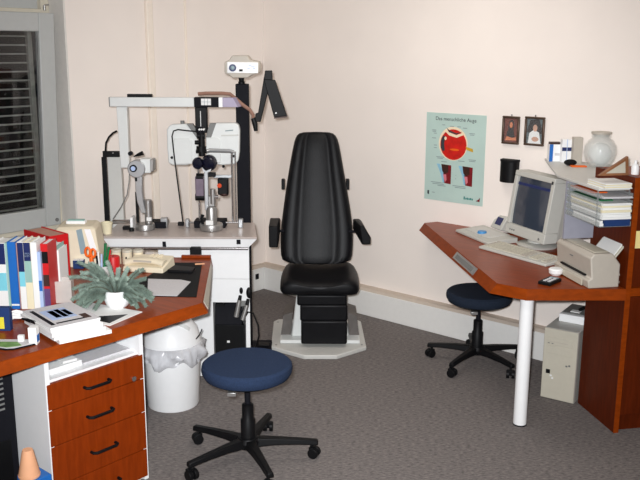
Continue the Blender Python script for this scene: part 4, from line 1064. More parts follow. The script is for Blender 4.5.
# ================================================================ LEFT DESK
XF = 1.735                                    # front edge of the top
E1, E2 = onz(201.8, 302.9, DZ), onz(211, 257.5, DZ)
kc = Vector((E2.x, E2.y, 0)) - RZ @ Vector((.60, 0, 0))
ld = thing('writing_desk', 'cherry wood desk on the left below the window', 'desk', (1.2, -2.8, 0))
lo = Vector((1.2, -2.8, 0))
XF = E1.x
top = [(XF, -4.1), (XF, E1.y), (E2.x, E2.y), (kc.x, kc.y), (.05, kc.y), (.05, -4.1)]
bot = [(XF + .03, -4.1), (XF + .03, E1.y + .01), (E2.x + .012, E2.y), (kc.x, kc.y), (.05, kc.y), (.05, -4.1)]
MB().prism([(x - lo.x, y - lo.y, DZ - .045) for x, y in bot], [(x - lo.x, y - lo.y, DZ - .0015) for x, y in top]).build('edge_band', 'woodE', ld)
MB().plan([(x - lo.x, y - lo.y) for x, y in top], DZ - .0015, DZ).build('worktop', 'wood', ld)
rim = [E2 - RZ @ Vector((.16, .0, 0)), E2, E2 - RZ @ Vector((0, .022, 0)), E2 - RZ @ Vector((.16, .022, 0))]
MB().plan([(p.x - lo.x, p.y - lo.y) for p in rim], DZ, DZ + .016).build('back_rim', 'wood', ld, bevel=.003)
s = MB().cyl((.2 - lo.x, -2.3 - lo.y, 0), (.2 - lo.x, -2.3 - lo.y, DZ - .045), .03).build('leg', 'white', ld)
nn = (E2 - E1); nn.z = 0; nn.normalize(); pn = Vector((nn.y, -nn.x, 0))
# pale end plate on the diagonal edge
A0, A1 = E1.lerp(E2, .06), E1.lerp(E2, .86)
P = []
ofs = lambda t, z: (E1.lerp(E2, t) * ((z + .045) / .045) + (Vector((XF + .03, E1.y + .01, DZ)).lerp(Vector((E2.x + .012, E2.y, DZ)), t)) * (-z / .045))
def ep(t, z, d_): v = ofs(t, z); return Vector((v.x + pn.x * d_ - lo.x, v.y + pn.y * d_ - lo.y, DZ + z))
MB().hexa([ep(.05,-.040,.0006), ep(.9,-.040,.0006), ep(.9,-.006,.0006), ep(.05,-.006,.0006), ep(.05,-.040,.003), ep(.9,-.040,.003), ep(.9,-.006,.003), ep(.05,-.006,.003)]).build('end_trim', 'greige', ld)

# drawer cabinet
CX = 1.742; ya, yb = onx(47.2, 395, CX).y, onx(143.5, 370, CX).y
zt = onx(48, 386, CX).z
zl = [zt, onx(48, 412.5, CX).z, onx(50, 449, CX).z, .145, .012]
cab = thing('drawer_cabinet', 'white drawer cabinet with four cherry fronts under the left desk', 'cabinet', (CX, (ya + yb) / 2, 0))
hw = (yb - ya) / 2; CDp = .52
s = MB()
s.box(-CDp, -.002, -hw - .004, -hw + .016, 0, DZ - .048); s.box(-CDp, -.002, hw - .016, hw + .004, 0, DZ - .048)
s.box(-CDp, -CDp + .015, -hw + .016, hw - .016, 0, DZ - .048); s.box(-CDp + .015, -.02, -hw + .016, hw - .016, zt - .004, zt + .012); s.box(-CDp + .015, -.02, -hw + .016, hw - .016, 0, .03)
s.box(-CDp + .015, -.02, -hw + .016, hw - .016, DZ - .06, DZ - .048)
s.build('carcass', 'white', cab)
hpx = [((87, 389), (111, 380)), ((90, 418), (114, 409)), ((94, 453), (118, 444)), ((97, 489), (121, 480))]
for k in range(4):
    z1_, z0_ = zl[k] + (0 if k else .002), zl[k + 1] + .003
    dr = MB().box(-.02, 0, -hw + .001, hw - .001, z0_, z1_).build('drawer', 'woodD', cab, bevel=.0015)
    a_, b4 = onx(*hpx[k][0], CX + .02), onx(*hpx[k][1], CX + .02)
    zm = (a_.z + b4.z) / 2; yA, yB = a_.y - cab.location.y, b4.y - cab.location.y
    MB().tube([(.0, yA, zm), (.018, yA, zm), (.028, yA + .012, zm), (.028, yB - .012, zm), (.018, yB, zm), (.0, yB, zm)], .0065).build('handle', 'black', dr)
    if k == 0:
        q = onx(133.5, 378.5, CX); MB().cyl((0, q.y - cab.location.y, q.z), (.006, q.y - cab.location.y, q.z), .011).build('lock', 'chrome', dr)
# papers in the open slot above drawers
def slot(label, y0, y1, x0, x1, z, h, m, name='paper_pile', cat='papers', rz=0):
    o = MB().box(x0 - x1, 0, 0, y1 - y0, 0, h).build(name, m); o.location = (x1, y0, z); o.rotation_euler = (0, 0, rz); tag(o, label, cat, 'papers in the slot over the drawers'); return o
zs_ = zt + .0125
slot('grey printed sheets at the right in the cabinet slot', ya + .21, yb - .02, 1.30, 1.68, zs_, .008, 'paperg')
slot('white brochure stack at the left in the cabinet slot', ya + .025, ya + .205, 1.32, 1.675, zs_, .022, 'paper')
slot('pale blue booklet lying on the white brochures in cabinet slot', ya + .03, ya + .15, 1.33, 1.60, zs_ + .0225, .012, 'lblue', 'booklet', 'booklet')
slot('narrow white booklet sticking out over the drawers', ya + .11, ya + .17, 1.36, 1.69, zs_ + .035, .010, 'paper', 'booklet', 'booklet', R(-8))
slot('yellow edged card on top of papers in cabinet slot', ya + .165, ya + .235, 1.45, 1.57, zs_ + .0455, .004, 'yellow', 'card', 'card')

# dark computer case with vents at the far left under the desk
dcx = 1.50
y1_ = onx(19.5, 372, dcx).y
y1_ = min(y1_, ya - .008)
dc = thing('dark_computer_case', 'dark grey computer case with vent slits left of the drawers', 'computer', (dcx, y1_, 0))
MB().box(-.42, 0, -.24, 0, 0, .62).build('case', 'dgrey', dc, bevel=.006)
s = MB()
for k in range(7): s.box(0, .003, -.20, -.045, .565 - .022 * k, .573 - .022 * k)
s.build('vent_slits', 'mgrey', dc)
MB().box(0, .004, -.215, -.03, .05, .30).build('front_cover', 'black', dc, bevel=.003)

# blue box with upturned peach cup
bp0 = Vector((1.66, -3.045, 0))
v = ony(29.5, 476, -3.08)
bx_ = thing('blue_carton', 'blue box on the floor beside the drawer cabinet', 'box', (v.x + .005, -3.06, 0), 0)
zbx = max(.10, v.z)
MB().box(-.045, .045, -.05, .045, 0, zbx).build('carton', 'blue', bx_, bevel=.003)
K_ = Frame(v, HEAD)
a_, b4, t0, t1 = K_.at(20, 476, 0), K_.at(40.5, 476, 0), K_.at(22.5, 449.5, 0), K_.at(33.5, 449.5, 0)
rb_, rt_ = (b4.x - a_.x) / 2, (t1.x - t0.x) / 2
hh = t0.z
o = thing('peach_cup', 'peach coloured cup standing upside down on the blue box', 'cup', (v.x, v.y, zbx), 0)
MB().lathe([(0, 0), (rb_, 0), (rb_ * 1.02, .008), (rb_ * .97, .02), (rt_ * 1.05, hh * .92), (rt_ * .9, hh), (0, hh)], seg=32).build('shell', 'peach', o)
MB().lathe([(rb_ * .95, .001), (rb_ * 1.05, .003), (rb_ * 1.05, .010), (rb_ * .95, .012)], seg=32).build('rim', 'peach', o)

# waste bin
bv = onz(173.5, 402.5, 0); KB2 = Frame(bv, HEAD)
wb = thing('waste_bin', 'white round swing-lid waste bin with plastic bag beside the drawers', 'bin', bv, HEAD)
zr = KB2.at(173, 342, 0).z
rb_ = (KB2.at(199, 405, 0).x - KB2.at(148, 405, 0).x) / 2; rt_ = (KB2.at(203, 350, 0).x - KB2.at(143.5, 350, 0).x) / 2
MB().lathe([(0, 0), (rb_ * .97, 0), (rb_, .008), (rt_ * .97, zr - .02), (rt_ * .97, zr), (rt_ * .94, zr), (rb_ * .95, .02), (0, .015)], seg=48).build('body', 'white', wb)
rng = random.Random(5)
def crinkle(r, z, a, j):
    amp = .026 if j in (1, 2, 3) else .004
    n_ = math.sin(a * 7 + j * 1.3) + .7 * math.sin(a * 13 + j * 2.1) + .5 * math.sin(a * 23 + j)
    return r + amp * .5 * n_, z + (.016 * math.sin(a * 5 + 1) + .010 * math.sin(a * 11) if j in (0, 1, 2) else 0)
bg = MB(); bgp = [(rt_ * 1.0, zr - .088), (rt_ * 1.06, zr - .075), (rt_ * 1.13, zr - .05), (rt_ * 1.14, zr - .02), (rt_ * 1.06, zr + .004), (rt_ * .99, zr + .008)]
rings = []
for j, (r, z) in enumerate(bgp):
    ring = []
    for k in range(96):
        a = 2 * math.pi * k / 96; r2, z2 = crinkle(r, z, a, j)
        ring.append(bg._v((r2 * math.cos(a), r2 * math.sin(a), z2)))
    rings.append(ring)
for a, b in zip(rings, rings[1:]):
    for k in range(96): bg.bm.faces.new((a[k], a[(k+1) % 96], b[(k+1) % 96], b[k]))
bag = bg.build('bag', 'bag', wb, ang=80)
MB().lathe([(rt_ * .985, zr - .004), (rt_ * 1.0, zr + .012), (rt_ * .96, zr + .03), (rt_ * .86, zr + .085), (rt_ * .66, zr + .125), (rt_ * .3, zr + .142), (0, zr + .145)], seg=48).build('lid', 'white', wb)
fm = Matrix.Translation((.062, -.045, zr + .088)) @ Matrix.Rotation(R(32), 4, 'Z') @ Matrix.Rotation(R(38), 4, 'Y') @ Matrix.Rotation(R(-14), 4, 'X')
s = MB(); s.prism([fm @ Vector((.062 * math.cos(R(k * 15)), .058 * math.sin(R(k * 15)), 0)) for k in range(24)], [fm @ Vector((.052 * math.cos(R(k * 15)), .048 * math.sin(R(k * 15)), .022)) for k in range(24)])
s.build('flap', 'offwhite', wb)
MB().tube([KB2.at(196, 339, -.13), KB2.at(200, 334, -.135), KB2.at(202, 329, -.13)], .003).build('bag_tie', 'dgrey', bag)

# ---------------------------------------------------------------- things on the left desk
K = HEAD
kd0 = onz(41, 309, DZ)
KBk = Frame((kd0.x, kd0.y, DZ), HEAD)
def book(label, px0, px1, ytop, ly, cov, bands=(), dep=.125, ybot=None, pages='paper', lean=0):
    """px0..px1: spine at mid height"""
    ym_ = (ytop + 307) / 2
    a_, b4 = KBk.at(px0, ym_, ly), KBk.at(px1, ym_, ly); zt_ = KBk.at(px0, ytop, ly).z
    th = b4.x - a_.x - .0012
    o = thing('book', label, 'book', KBk.glo((a_.x, ly, 0)), HEAD, 'books in the row on the left desk')
    c = MB(); c.box(0, .0025, 0, dep, 0, zt_); c.box(th - .0025, th, 0, dep, 0, zt_); c.box(.0025, th - .0025, 0, .003, 0, zt_)
    c.build('cover', cov, o)
    MB().box(.0026, th - .0026, .0035, dep - .004, .003, zt_ - .005).build('pages', pages, o)
    for (f0, f1, mm) in bands:
        MB().box(.0004, th - .0004, -.0012, 0, zt_ * f0, zt_ * f1).build('spine_band', mm, o)
    return o
book('navy and white book with cyan band, leftmost in desk row', -5, 6.8, 243, 0, 'paper', [(.68, .99, 'navy'), (.28, .55, 'cyan')])
book('thin pale green book left of the solid blue book', 6.8, 9.3, 243, .004, 'sage')
book('solid bright blue book in the row on the left desk', 9.3, 17.6, 242, 0, 'blue', [(.05, .075, 'paper')])
book('very thin pinkish brown booklet right of blue book', 17.6, 19.2, 243, .01, 'pinkbrown')
book('book with navy top, cyan middle and white foot', 19.2, 25.3, 242, 0, 'paper', [(.56, .99, 'navy'), (.34, .56, 'cyan')])
book('book with navy top, sage middle and cream foot', 25.3, 32.3, 242, 0, 'cream', [(.72, .99, 'navy'), (.40, .72, 'sage'), (.78, .84, 'lblue')])
book('plain white book beside the red spines on the desk', 32.3, 38.6, 242.5, 0, 'paper')
book('thin pale blue book with blue lettering on its spine', 38.6, 42.2, 252, .0, 'lblue', [(.32, .50, 'blue')])
book('red book with black label and purple foot', 42.2, 49.5, 244, .02, 'red', [(.70, .88, 'black'), (.0, .30, 'purple'), (.34, .52, 'brownd')])
book('pale sage grey folder standing beside the red book', 50, 57.6, 247, .14, 'sage', [(.05, .22, 'paper'), (.3, .4, 'dgrey')])
book('thin white booklet against the big red binder', 57.8, 60.6, 250.5, .15, 'paper')
# big red binder behind
rb0 = onz(71, 281.5, DZ); KRb = Frame((rb0.x, rb0.y, DZ), HEAD + R(48))
zt_ = KRb.at(70, 233, 0).z; wl = max(-.11, KRb.at(51, 258, 0).x)
bd = thing('ring_binder', 'large red ring binder at the right end of the books', 'binder', KRb.o, KRb.rz)
MB().box(wl, 0, 0, .004, 0, zt_).build('spine', 'red', bd)
MB().box(wl, wl + .004, .004, .24, 0, zt_).build('cover', 'red', bd)
MB().box(-.004, 0, .004, .24, 0, zt_).build('cover', 'red', bd)
MB().box(wl + .006, -.006, .006, .23, .004, zt_ - .004).build('pages', 'pinkbrown', bd)

# clear box in front of books
cbx = onz(47.5, 303.5, DZ); KX = Frame((cbx.x, cbx.y, DZ), HEAD + R(8))
wb_ = KX.at(72, 300, 0).x; hb = KX.at(48, 282, 0).z
bx2 = thing('clear_storage_box', 'open white plastic box in front of the red book', 'box', KX.o, KX.rz)
s = MB(); s.box(0, wb_, 0, .003, 0, hb); s.box(0, wb_, .077, .08, 0, hb); s.box(0, .003, .003, .077, 0, hb); s.box(wb_ - .003, wb_, .003, .077, 0, hb); s.box(.003, wb_ - .003, .003, .077, 0, .003)
s.build('walls', mat('milky_plastic', (222, 216, 210), .3, noise=.04, alpha=.55), bx2)
MB().box(.008, wb_ * .5, .02, .072, .0035, hb * .75).build('inner_cards', 'cream', bx2)

# magazines stack
s0, s1, s2 = onz(45.5, 346, DZ), onz(101, 336, DZ), onz(73, 303, DZ)
s0.x = min(s0.x, XF - .01)
def mag(label, ox, oy, w_m, d_m, z, h, m, rz, extra=None):
    o = thing('magazine', label, 'magazine', (ox, oy, DZ + z), rz, 'magazines stacked on the left desk')
    MB().box(0, w_m, 0, d_m, .0008, h - .0008).build('pages', 'paper', o)
    MB().box(-.001, w_m + .001, -.001, d_m + .001, h - .0008, h).build('cover', m, o)
    MB().box(-.001, w_m + .001, -.001, d_m + .001, 0, .0008).build('back_cover', m, o)
    if extra:
        for (x0_, x1_, y0_, y1_, mm) in extra: MB().box(x0_ * w_m, x1_ * w_m, y0_ * d_m, y1_ * d_m, h, h + .0006).build('cover_print', mm, o)
    return o
d = s1 - s0; ma = math.atan2(d.y, d.x); L = .29
bx0 = onz(46, 346, DZ); 
bx0 = Vector((min(bx0.x, XF - .015), bx0.y, DZ))
ang = R(66)
bx0 = Vector((1.772, -2.928, DZ))
ang = R(76)
mag('white magazine at the bottom of the desk stack', bx0.x, bx0.y + .015, .215, .29, 0, .014, 'paper', ang + R(3))
mag('grey white magazine, second from bottom of desk stack', bx0.x - .012, bx0.y, .215, .29, .0142, .013, 'paperg', ang + R(6))
mag('thick white catalogue in the middle of desk stack', bx0.x - .02, bx0.y - .004, .21, .285, .0274, .018, 'paper', ang + R(4))
mag('white magazine directly under the topmost one of the stack', bx0.x - .024, bx0.y - .006, .208, .282, .0456, .010, 'paper', ang + R(7))
mag('magazine with blue and red cover picture topping the stack', bx0.x - .028, bx0.y - .004, .208, .282, .0558, .008, 'paperg', ang + R(5), [(.22, .72, .30, .80, 'lblue'), (.34, .46, .38, .74, 'red'), (.48, .58, .36, .76, 'navy'), (.60, .70, .4, .7, 'cyan'), (.76, .90, .12, .34, 'brownd'), (.2, .76, .12, .17, 'dgrey'), (.08, .16, .1, .9, 'dgrey')])
pv = onz(110, 326, DZ)
o = thing('brochure', 'white sheet with black corner print beside the fir bowl', 'brochure', (pv.x, pv.y, DZ), R(104))
MB().box(0, .21, 0, .29, 0, .003).build('sheet', 'paper', o)
MB().prism([(.02,.02,.003),(.15,.03,.003),(.03,.17,.003)], [(.02,.02,.0036),(.15,.03,.0036),(.03,.17,.0036)]).build('black_print', 'black', o)
# white small carton
v = onz(32.5, 345, DZ); v.x = min(v.x, XF - .03)
Kc2 = Frame(v, HEAD)
a_, b4 = Kc2.at(27.5, 328, 0), Kc2.at(37, 344, 0)
o = thing('white_carton', 'small upright white carton left of the magazine stack', 'box', v, HEAD)
MB().box(a_.x, b4.x, 0, .035, 0, a_.z).build('carton', 'paper', o, bevel=.001)
MB().box(b4.x - .001, b4.x + .0005, .004, .031, a_.z * .15, a_.z * .55).build('printed_side', 'blue', o)
# picture card with green print
v = onz(14, 347.5, DZ)
gt = thing('picture_tray', 'flat tray with green picture at the left desk edge', 'tray', (min(v.x, XF - .05), v.y, DZ), HEAD)
pts = [(-.12, .0), (-.02, -.035), (.01, -.03), (.075, .03), (.06, .075), (-.12, .075)]
MB().plan(pts, .0, .006).build('tray', 'dgrey', gt, bevel=.002)
MB().plan([(x * .93, y * .9 + .003) for x, y in pts], .006, .008).build('picture', 'paperg', gt)
MB().plan([(-.09, .0), (-.02, -.022), (.03, .0), (.0, .04), (-.08, .04)], .008, .009).build('green_print', 'leafgreen', gt)
MB().box(.0, .022, .045, .060, .008, .032).build('white_tab', 'paper', gt)
# blue pamphlet box
v = onz(6, 331, DZ); Kp2 = Frame(v, HEAD)
a_, b4 = Kp2.at(-4, 308, 0), Kp2.at(10.5, 331, 0)
o = thing('pamphlet_box', 'dark blue pamphlet box with yellow patch at far left of desk', 'box', v, HEAD)
MB().box(a_.x, b4.x, 0, .03, 0, a_.z).build('carton', 'dblue', o, bevel=.001)
MB().box(a_.x, a_.x + .028, -.001, 0, a_.z * .1, a_.z * .6).build('yellow_patch', 'yellow', o)
# crumpled white cables and a pen
pts = []
for k in range(60):
    a = k * .55; pts.append(Vector((.045 * math.cos(a) * (1 + .25 * math.sin(k * .9)), .032 * math.sin(a * 1.1), .008 + .02 * (k / 60) + .006 * math.sin(k * 1.7))))
o = MB().tube(pts, .0045, seg=6).build('cable_tangle', 'white'); v = onz(21, 319, DZ); o.location = (v.x, v.y, DZ); o.rotation_euler = (0, 0, HEAD); tag(o, 'tangle of white cable in front of the books', 'cable')
o = MB().tube([(0, 0, 0), (.03, 0, .0), (.10, 0, -.004)], [.003, .007, .007], seg=10).build('black_pen', 'black'); v = onz(22, 321.5, DZ + .045); o.location = (v.x, v.y, DZ + .058); o.rotation_euler = (0, R(5), HEAD + R(-24)); tag(o, 'black marker lying on the white cable tangle', 'pen')

# fir arrangement
fv = onz(118, 306.5, DZ)
fb_ = thing('fir_arrangement', 'white bowl with grey green fir twigs on the desk', 'plant', (fv.x, fv.y, DZ), HEAD)
KFb = Frame(fb_.location, HEAD)
rbw = (KFb.at(131.5, 297, 0).x - KFb.at(104.5, 297, 0).x) / 2
zb_ = .078
MB().lathe([(0, 0), (rbw * .62, 0), (rbw * .85, .015), (rbw, .042), (rbw * .96, .066), (rbw * .86, zb_), (rbw * .78, zb_ - .002), (rbw * .7, .05), (0, .045)], seg=40).build('bowl', 'white', fb_)
MB().lathe([(0, .046), (rbw * .7, .052), (rbw * .66, .066), (0, .070)], seg=24).build('soil', 'brownd', fb_)
rg = random.Random(11)
def sprig(ax, el, Ls, droop, ti):
    pts = []
    n = 9
    d0 = Vector((math.cos(ax) * math.cos(el), math.sin(ax) * math.cos(el), math.sin(el)))
    p = Vector((.02 * math.cos(ax), .02 * math.sin(ax), .06))
    for i in range(n):
        pts.append(p.copy())
        d0 = (d0 + Vector((0, 0, -droop / n))).normalized(); p = p + d0 * (Ls / (n - 1))
        if p.z < .012: p.z = .012
    s = MB(); s.tube(pts, [.0028 * (1 - .6 * i / n) for i in range(n)], seg=5)
    st_ = s.build('sprig', 'stem', fb_)
    nd = MB()
    N = 120
    for i in range(N):
        t = .10 + .9 * i / N; f_ = t * (n - 1); k = min(int(f_), n - 2); q = pts[k].lerp(pts[k + 1], f_ - k)
        d = (pts[k + 1] - pts[k]).normalized()
        sd = d.orthogonal().normalized(); sd = Matrix.Rotation(i * 2.4 + ti, 3, d) @ sd
        ln = (.024 + rg.uniform(-.003, .004)) * (1 - .3 * t)
        dirn = (sd * .8 + d * .75).normalized(); wv = dirn.cross(d).normalized() * .0044
        e_ = q + dirn * ln
        if e_.z < .002: e_.z = .002
        mid = q + dirn * ln * .55
        if mid.z < .003: mid.z = .003
        up = d * .0012
        A = [nd._v(q - wv * .5), nd._v(mid - wv), nd._v(e_), nd._v(mid + wv), nd._v(q + wv * .5), nd._v(mid + up * 1.5)]
        nd.bm.faces.new((A[0], A[1], A[5])); nd.bm.faces.new((A[1], A[2], A[5])); nd.bm.faces.new((A[2], A[3], A[5])); nd.bm.faces.new((A[3], A[4], A[5])); nd.bm.faces.new((A[4], A[0], A[5]))
    nd.build('needles', 'needle', st_)
rg = random.Random(4)
for k in range(44):                      # most twigs lean to the two sides, a few stand up behind
    side = 180 if k % 5 < 3 else 0
    ax = R(side + rg.uniform(-58, 50) * (1 if side else -1))
    el = R(rg.uniform(12, 74))
    sprig(ax, el, rg.uniform(.11, .19) if side else rg.uniform(.09, .15), rg.uniform(.7, 2.0), k)
for ax, el, Ls, dr in ((205, 52, .20, 2.8), (212, 60, .20, 3.0), (198, 40, .20, 2.2), (218, 66, .17, 2.9), (185, 36, .19, 1.6), (178, 52, .21, 1.3), (168, 60, .21, 1.0), (340, 58, .13, 2.4), (350, 50, .15, 1.8), (325, 64, .11, 2.4), (80, 55, .13, .8), (100, 48, .14, .7), (120, 60, .16, .8), (60, 50, .13, .9), (250, 74, .09, 1.0), (285, 76, .085, 1.0), (230, 72, .11, 1.5), (310, 72, .09, 1.6)):
    sprig(R(ax), R(el), Ls, dr, rg.uniform(0, 6))

# red candle / cup, pens, scissors, holder
v = onz(113.8, 273.5, DZ); Kr = Frame(v, HEAD)
r_ = (Kr.at(120.5, 265, 0).x - Kr.at(107.6, 265, 0).x) / 2; hc = Kr.at(114, 256, 0).z
o = thing('red_candle', 'thick red candle behind the fir twigs', 'candle', v, HEAD)
MB().lathe([(0, 0), (r_, 0), (r_, hc - .004), (r_ * .93, hc), (r_ * .3, hc - .004), (0, hc - .005)], seg=32).build('wax', 'red', o)
MB().tube([(0, 0, hc - .006), (0.002, 0, hc + .008)], .0015, seg=6).build('wick', 'blackm', o)
v = onz(101, 281, DZ); Kq = Frame(v, HEAD)
ph_ = thing('pen_holder', 'clear white pen holder between red binder and red candle', 'pen holder', v, HEAD)
hq = .08
MB().lathe([(0, 0), (.045, 0), (.045, hq), (.042, hq), (.042, .004), (0, .004)], seg=28).build('tub', mat('pen_tub_plastic', (230, 230, 228), .3, alpha=.75), ph_)
def pen(label, px, py, dx, m, name='pen', cat='pen', r=.0048):
    t = Kq.at(px, py, .0 + dx); b = Vector((t.x * .45, dx * .5, .006))
    bl_ = t - b; o = MB().cyl((0, 0, 0), bl_, r, seg=10).build(name, m); o.location = Kq.glo(b); o.rotation_euler = (0, 0, HEAD); tag(o, label, cat, 'pens in the pen holder'); return o
pen('dark green pen standing in the pen holder', 105.5, 243.5, .0, 'green', r=.007)
pen('green pen right of the dark green one in holder', 108.8, 247, .012, 'green', r=.006)
pen('white pen leaning in the pen holder', 98, 252, .01, 'paper')
pen('dark grey pen in the pen holder', 96.5, 256, -.012, 'dgrey')
pen('pale blue pen in the pen holder', 101.5, 254, -.014, 'lblue')
pen('red tipped pen at the right of the pen holder', 110.5, 250, -.006, 'red', r=.004)
t = Kq.at(90, 252, -.01)
sc = thing('scissors', 'orange handled scissors standing in the pen holder', 'scissors', Kq.glo((-.028, -.01, .008)), HEAD)
l = t - Vector((-.028, -.01, .008))
MB().hexa([Vector((-.004,0,0)), Vector((.004,0,0)), Vector((.004,.003,0)), Vector((-.004,.003,0)), l*.7+Vector((-.007,0,0)), l*.7+Vector((.007,0,0)), l*.7+Vector((.007,.003,0)), l*.7+Vector((-.007,.003,0))]).build('blades', 'steel', sc)
ax_ = l.normalized()
def loop(cx, cz, rx, rz__):
    return [Vector((cx + rx * math.cos(R(k * 30)), .002, cz + rz__ * math.sin(R(k * 30)))) for k in range(13)]
MB().tube(loop(l.x - .012, l.z, .012, .022), .006).build('handle', 'orange', sc)
MB().tube(loop(l.x + .014, l.z - .006, .011, .020), .006).build('handle', 'orange', sc)
MB().tube([l * .62, l * .85], .010).build('handle_neck', 'orange', sc)
o = MB().box(0, .055, 0, .05, 0, .045).build('blue_pad', 'dblue', bevel=.003); v = onz(73, 269, DZ); o.location = (v.x, v.y, DZ); o.rotation_euler = (0, 0, HEAD); tag(o, 'dark blue pad block beside the red binder', 'pad')
MB().box(.002, .053, .002, .048, .045, .048).build('top_sheet', 'paper', o)

# beige machine
v = onz(59, 268, DZ); Km = Frame((v.x, v.y, DZ), HEAD + R(6))
x1_ = Km.at(98.5, 250, 0).x; zt_ = Km.at(75, 227, 0.02).z
bm_ = thing('office_machine', 'beige office machine with narrow grey blue panel below the window', 'machine', Km.o, Km.rz)
MB().loft([[Vector(p) for p in ((-.02,0,0),(x1_+.012,0,0),(x1_+.012,.22,0),(-.02,.22,0))], [Vector(p) for p in ((-.01,.015,zt_*.93),(x1_-.014,.015,zt_*.93),(x1_-.014,.21,zt_*.93),(-.01,.21,zt_*.93))], [Vector(p) for p in ((0,.035,zt_),(x1_-.03,.035,zt_),(x1_-.03,.20,zt_),(0,.20,zt_))]]).build('housing', 'beige2', bm_, bevel=.006)
def mf(px, py): q = Km.at(px, py, 0); return q
def panel(name, pts, d0, d1, m):
    P = []
    for dd in (d0, d1):
        for (px, py) in pts:
            q = Km.at(px, py, .008); P.append(Vector((q.x, .016 * q.z / zt_ - dd, q.z)))
    n = len(pts); return MB().prism(P[:n], P[n:]).build(name, m, bm_)
panel('display_panel', [(76, 230.5), (81.5, 229), (87, 253), (81, 254)], 0, .004, 'lcdg')
panel('white_strip', [(84, 229.5), (90, 229.5), (97, 250), (91.5, 252)], 0, .003, 'white')
# tray and glass on the sill
v = onz(80, 221, .80)
o = thing('sill_tray', 'small white tray standing behind the beige office machine', 'tray', Km.glo((.03, .10, zt_)), HEAD)
MB().box(0, .10, 0, .04, 0, .016).build('tray', 'white', o, bevel=.003)
MB().box(.008, .092, .006, .034, .016, .022).build('lining', 'sage', o)

# telephone
v = onz(122, 271.5, DZ); vr = onz(163, 274, DZ)
d = vr - v; pa = math.atan2(d.y, d.x)
Kt = Frame((v.x, v.y, DZ), pa); L = d.length
tp = thing('telephone', 'cream desk telephone between red candle and black mat', 'telephone', Kt.o, pa)
hz = Kt.at(145, 261, .0).z
MB().prism([(0,0,0),(L,0,0),(L,.17,0),(0,.17,0)], [(.004,.006,.026),(L-.004,.006,.026),(L-.004,.165,.058),(.004,.165,.058)]).build('body', 'beige2', tp, bevel=.006)
s = MB()
n = 12; rings = []
for i in range(n + 1):
    t = i / n; x = .01 + t * (L - .02); bul = abs(2 * t - 1) ** 3
    h0 = .046 + .006 * math.sin(math.pi * t) - .008 * bul; r1 = .026 + .008 * bul
    rings.append([Vector((x, .055 + r1 * 1.1 * math.cos(a), h0 + (.016 + .004 * bul) * math.sin(a))) for a in [2 * math.pi * k / 12 for k in range(12)]])
s.loft(rings); s.build('handset', 'beige2', tp, ang=60)
MB().box(L * .25, L * .68, .020, .0262, .050, .058).build('handset_groove', 'greige', tp)
s = MB()
for i in range(4):
    for j in range(3): s.box(L * .45 + j * .024, L * .45 + j * .024 + .016, .10 + i * .016, .11 + i * .016, .045 + i * .0032, .052 + i * .0034)
s.build('keys', 'beige2', tp)
# three small tubs
for k, (px0, px1, lab) in enumerate(((111.3, 122, 'left cream round tub behind the telephone'), (122.3, 133, 'middle cream round tub behind the telephone'), (133.3, 144, 'right cream round tub behind the telephone'))):
    v = KU.glo(KU.z((px0 + px1) / 2, 263.5, DZ)); Kz = Frame(v, HEAD)
    r_ = (Kz.at(px1, 256, 0).x - Kz.at(px0, 256, 0).x) / 2 * .97; h_ = Kz.at(px0, 249.5, 0).z
    o = thing('round_tub', lab, 'tub', (v.x, v.y, DZ), HEAD, 'cream tubs behind the telephone')
    MB().lathe([(0, 0), (r_ * .92, 0), (r_ * .95, h_ - .012), (0, h_ - .012)], seg=24).build('tub', 'beige2', o)
    MB().lathe([(0, h_ - .012), (r_, h_ - .012), (r_, h_ - .002), (r_ * .95, h_), (0, h_)], seg=24).build('lid', 'beige', o)
    if k == 1: MB().box(-.004, .004, -r_ - .001, -r_ * .9, h_ * .4, h_ * .55).build('dark_label', 'black', o)

# black mat, sheet, pen
mp_ = [onz(*p, DZ) for p in ((169, 263), (202.3, 263), (196.5, 297.5), (149, 296.5), (135, 285))]
o = thing('desk_mat', 'black desk mat on the right end of the left desk', 'mat', (mp_[0].x, mp_[0].y, DZ))
MB().plan([(p.x - mp_[0].x, p.y - mp_[0].y) for p in mp_], 0, .003).build('pad', 'blackm', o, bevel=.001)
sp_ = [onz(*p, DZ + .003) for p in ((148, 279), (181, 280), (190.8, 282), (177, 296.3), (147.5, 295.5))]
o = thing('printed_sheet', 'greyish printed sheet of paper on the black mat', 'paper', (sp_[0].x, sp_[0].y, DZ + .0032))
MB().plan([(p.x - sp_[0].x, p.y - sp_[0].y) for p in sp_], 0, .0016).build('sheet', 'paperg', o)
v = onz(174, 271, DZ + .003); Kw = Frame((v.x, v.y, DZ + .0032), HEAD)
o = thing('black_folder', 'black folder lying between telephone and chrome rail on mat', 'folder', Kw.o, HEAD)
MB().plan([(-.03, -.03), (.10, -.045), (.105, .03), (-.01, .07)], 0, .014).build('cover', 'black', o, bevel=.003)
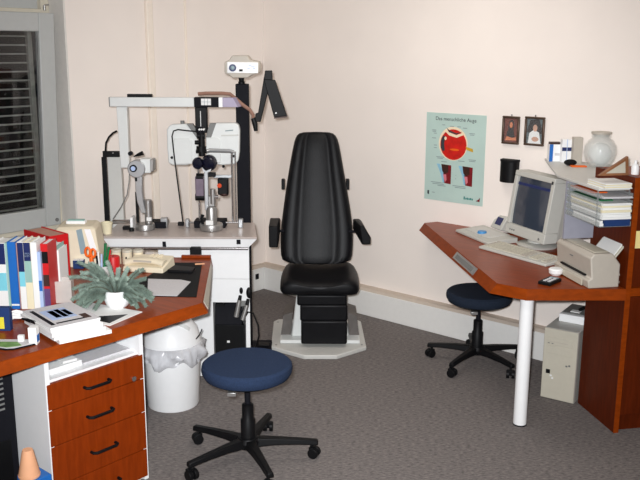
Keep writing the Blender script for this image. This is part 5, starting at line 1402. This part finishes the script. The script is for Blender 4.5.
o = MB().tube([(0, 0, 0), (.05, .0, 0)], .004, seg=8).build('tan_pencil', 'peach'); v = onz(195, 264.5, DZ + .006); o.location = (v.x, v.y, DZ + .0075); o.rotation_euler = (0, 0, HEAD + R(12)); tag(o, 'short tan pencil at the back of the black mat', 'pencil')

# ================================================================ LIGHT, CAMERA
def area(name, loc, rot, sx, sy, pw, col):
    l = bpy.data.lights.new(name, 'AREA'); l.shape = 'RECTANGLE'; l.size = sx; l.size_y = sy; l.energy = pw; l.color = col
    o = bpy.data.objects.new(name, l); COL.objects.link(o); o.location = loc; o.rotation_euler = rot; return o
area('ceiling_light', (1.85, -.95, ZC - .05), (0, 0, 0), .9, .6, 9.5, (1, .94, .87))
area('ceiling_light', (3.0, -3.2, ZC - .05), (0, 0, 0), 1.2, .6, 14, (1, .94, .87))
fwd = RZ @ Vector((0, c_, -s_)); rt0 = RZ @ Vector((1, 0, 0)); up0 = RZ @ Vector((0, s_, c_))
fl_ = bpy.data.lights.new('camera_flash', 'SPOT'); fl_.energy = 760; fl_.spot_size = R(78); fl_.spot_blend = 1.0; fl_.shadow_soft_size = .03; fl_.color = (.94, .97, 1)
fo = bpy.data.objects.new('camera_flash', fl_); COL.objects.link(fo)
fo.location = CAM + up0 * .06 - rt0 * .05
fo.rotation_euler = fwd.to_track_quat('-Z', 'Y').to_euler()

wd = bpy.data.worlds.new('night'); scn.world = wd; wd.use_nodes = True
wd.node_tree.nodes['Background'].inputs['Color'].default_value = (.02, .022, .03, 1); wd.node_tree.nodes['Background'].inputs['Strength'].default_value = .3

cam = bpy.data.cameras.new('camera'); co = bpy.data.objects.new('camera', cam); COL.objects.link(co); scn.camera = co
cam.sensor_width = 36; cam.lens = FPX / 640 * 36; cam.clip_start = .02
rt = rt0 * cr + up0 * sr; up = up0 * cr - rt0 * sr
mw = Matrix((rt, up, -fwd)).transposed().to_4x4(); mw.translation = CAM
co.matrix_world = mw

vs = scn.view_settings
vs.view_transform = 'Standard'; vs.look = 'None'; vs.gamma = 1; vs.use_curve_mapping = False; vs.exposure = 0

bpy.context.view_layer.update()
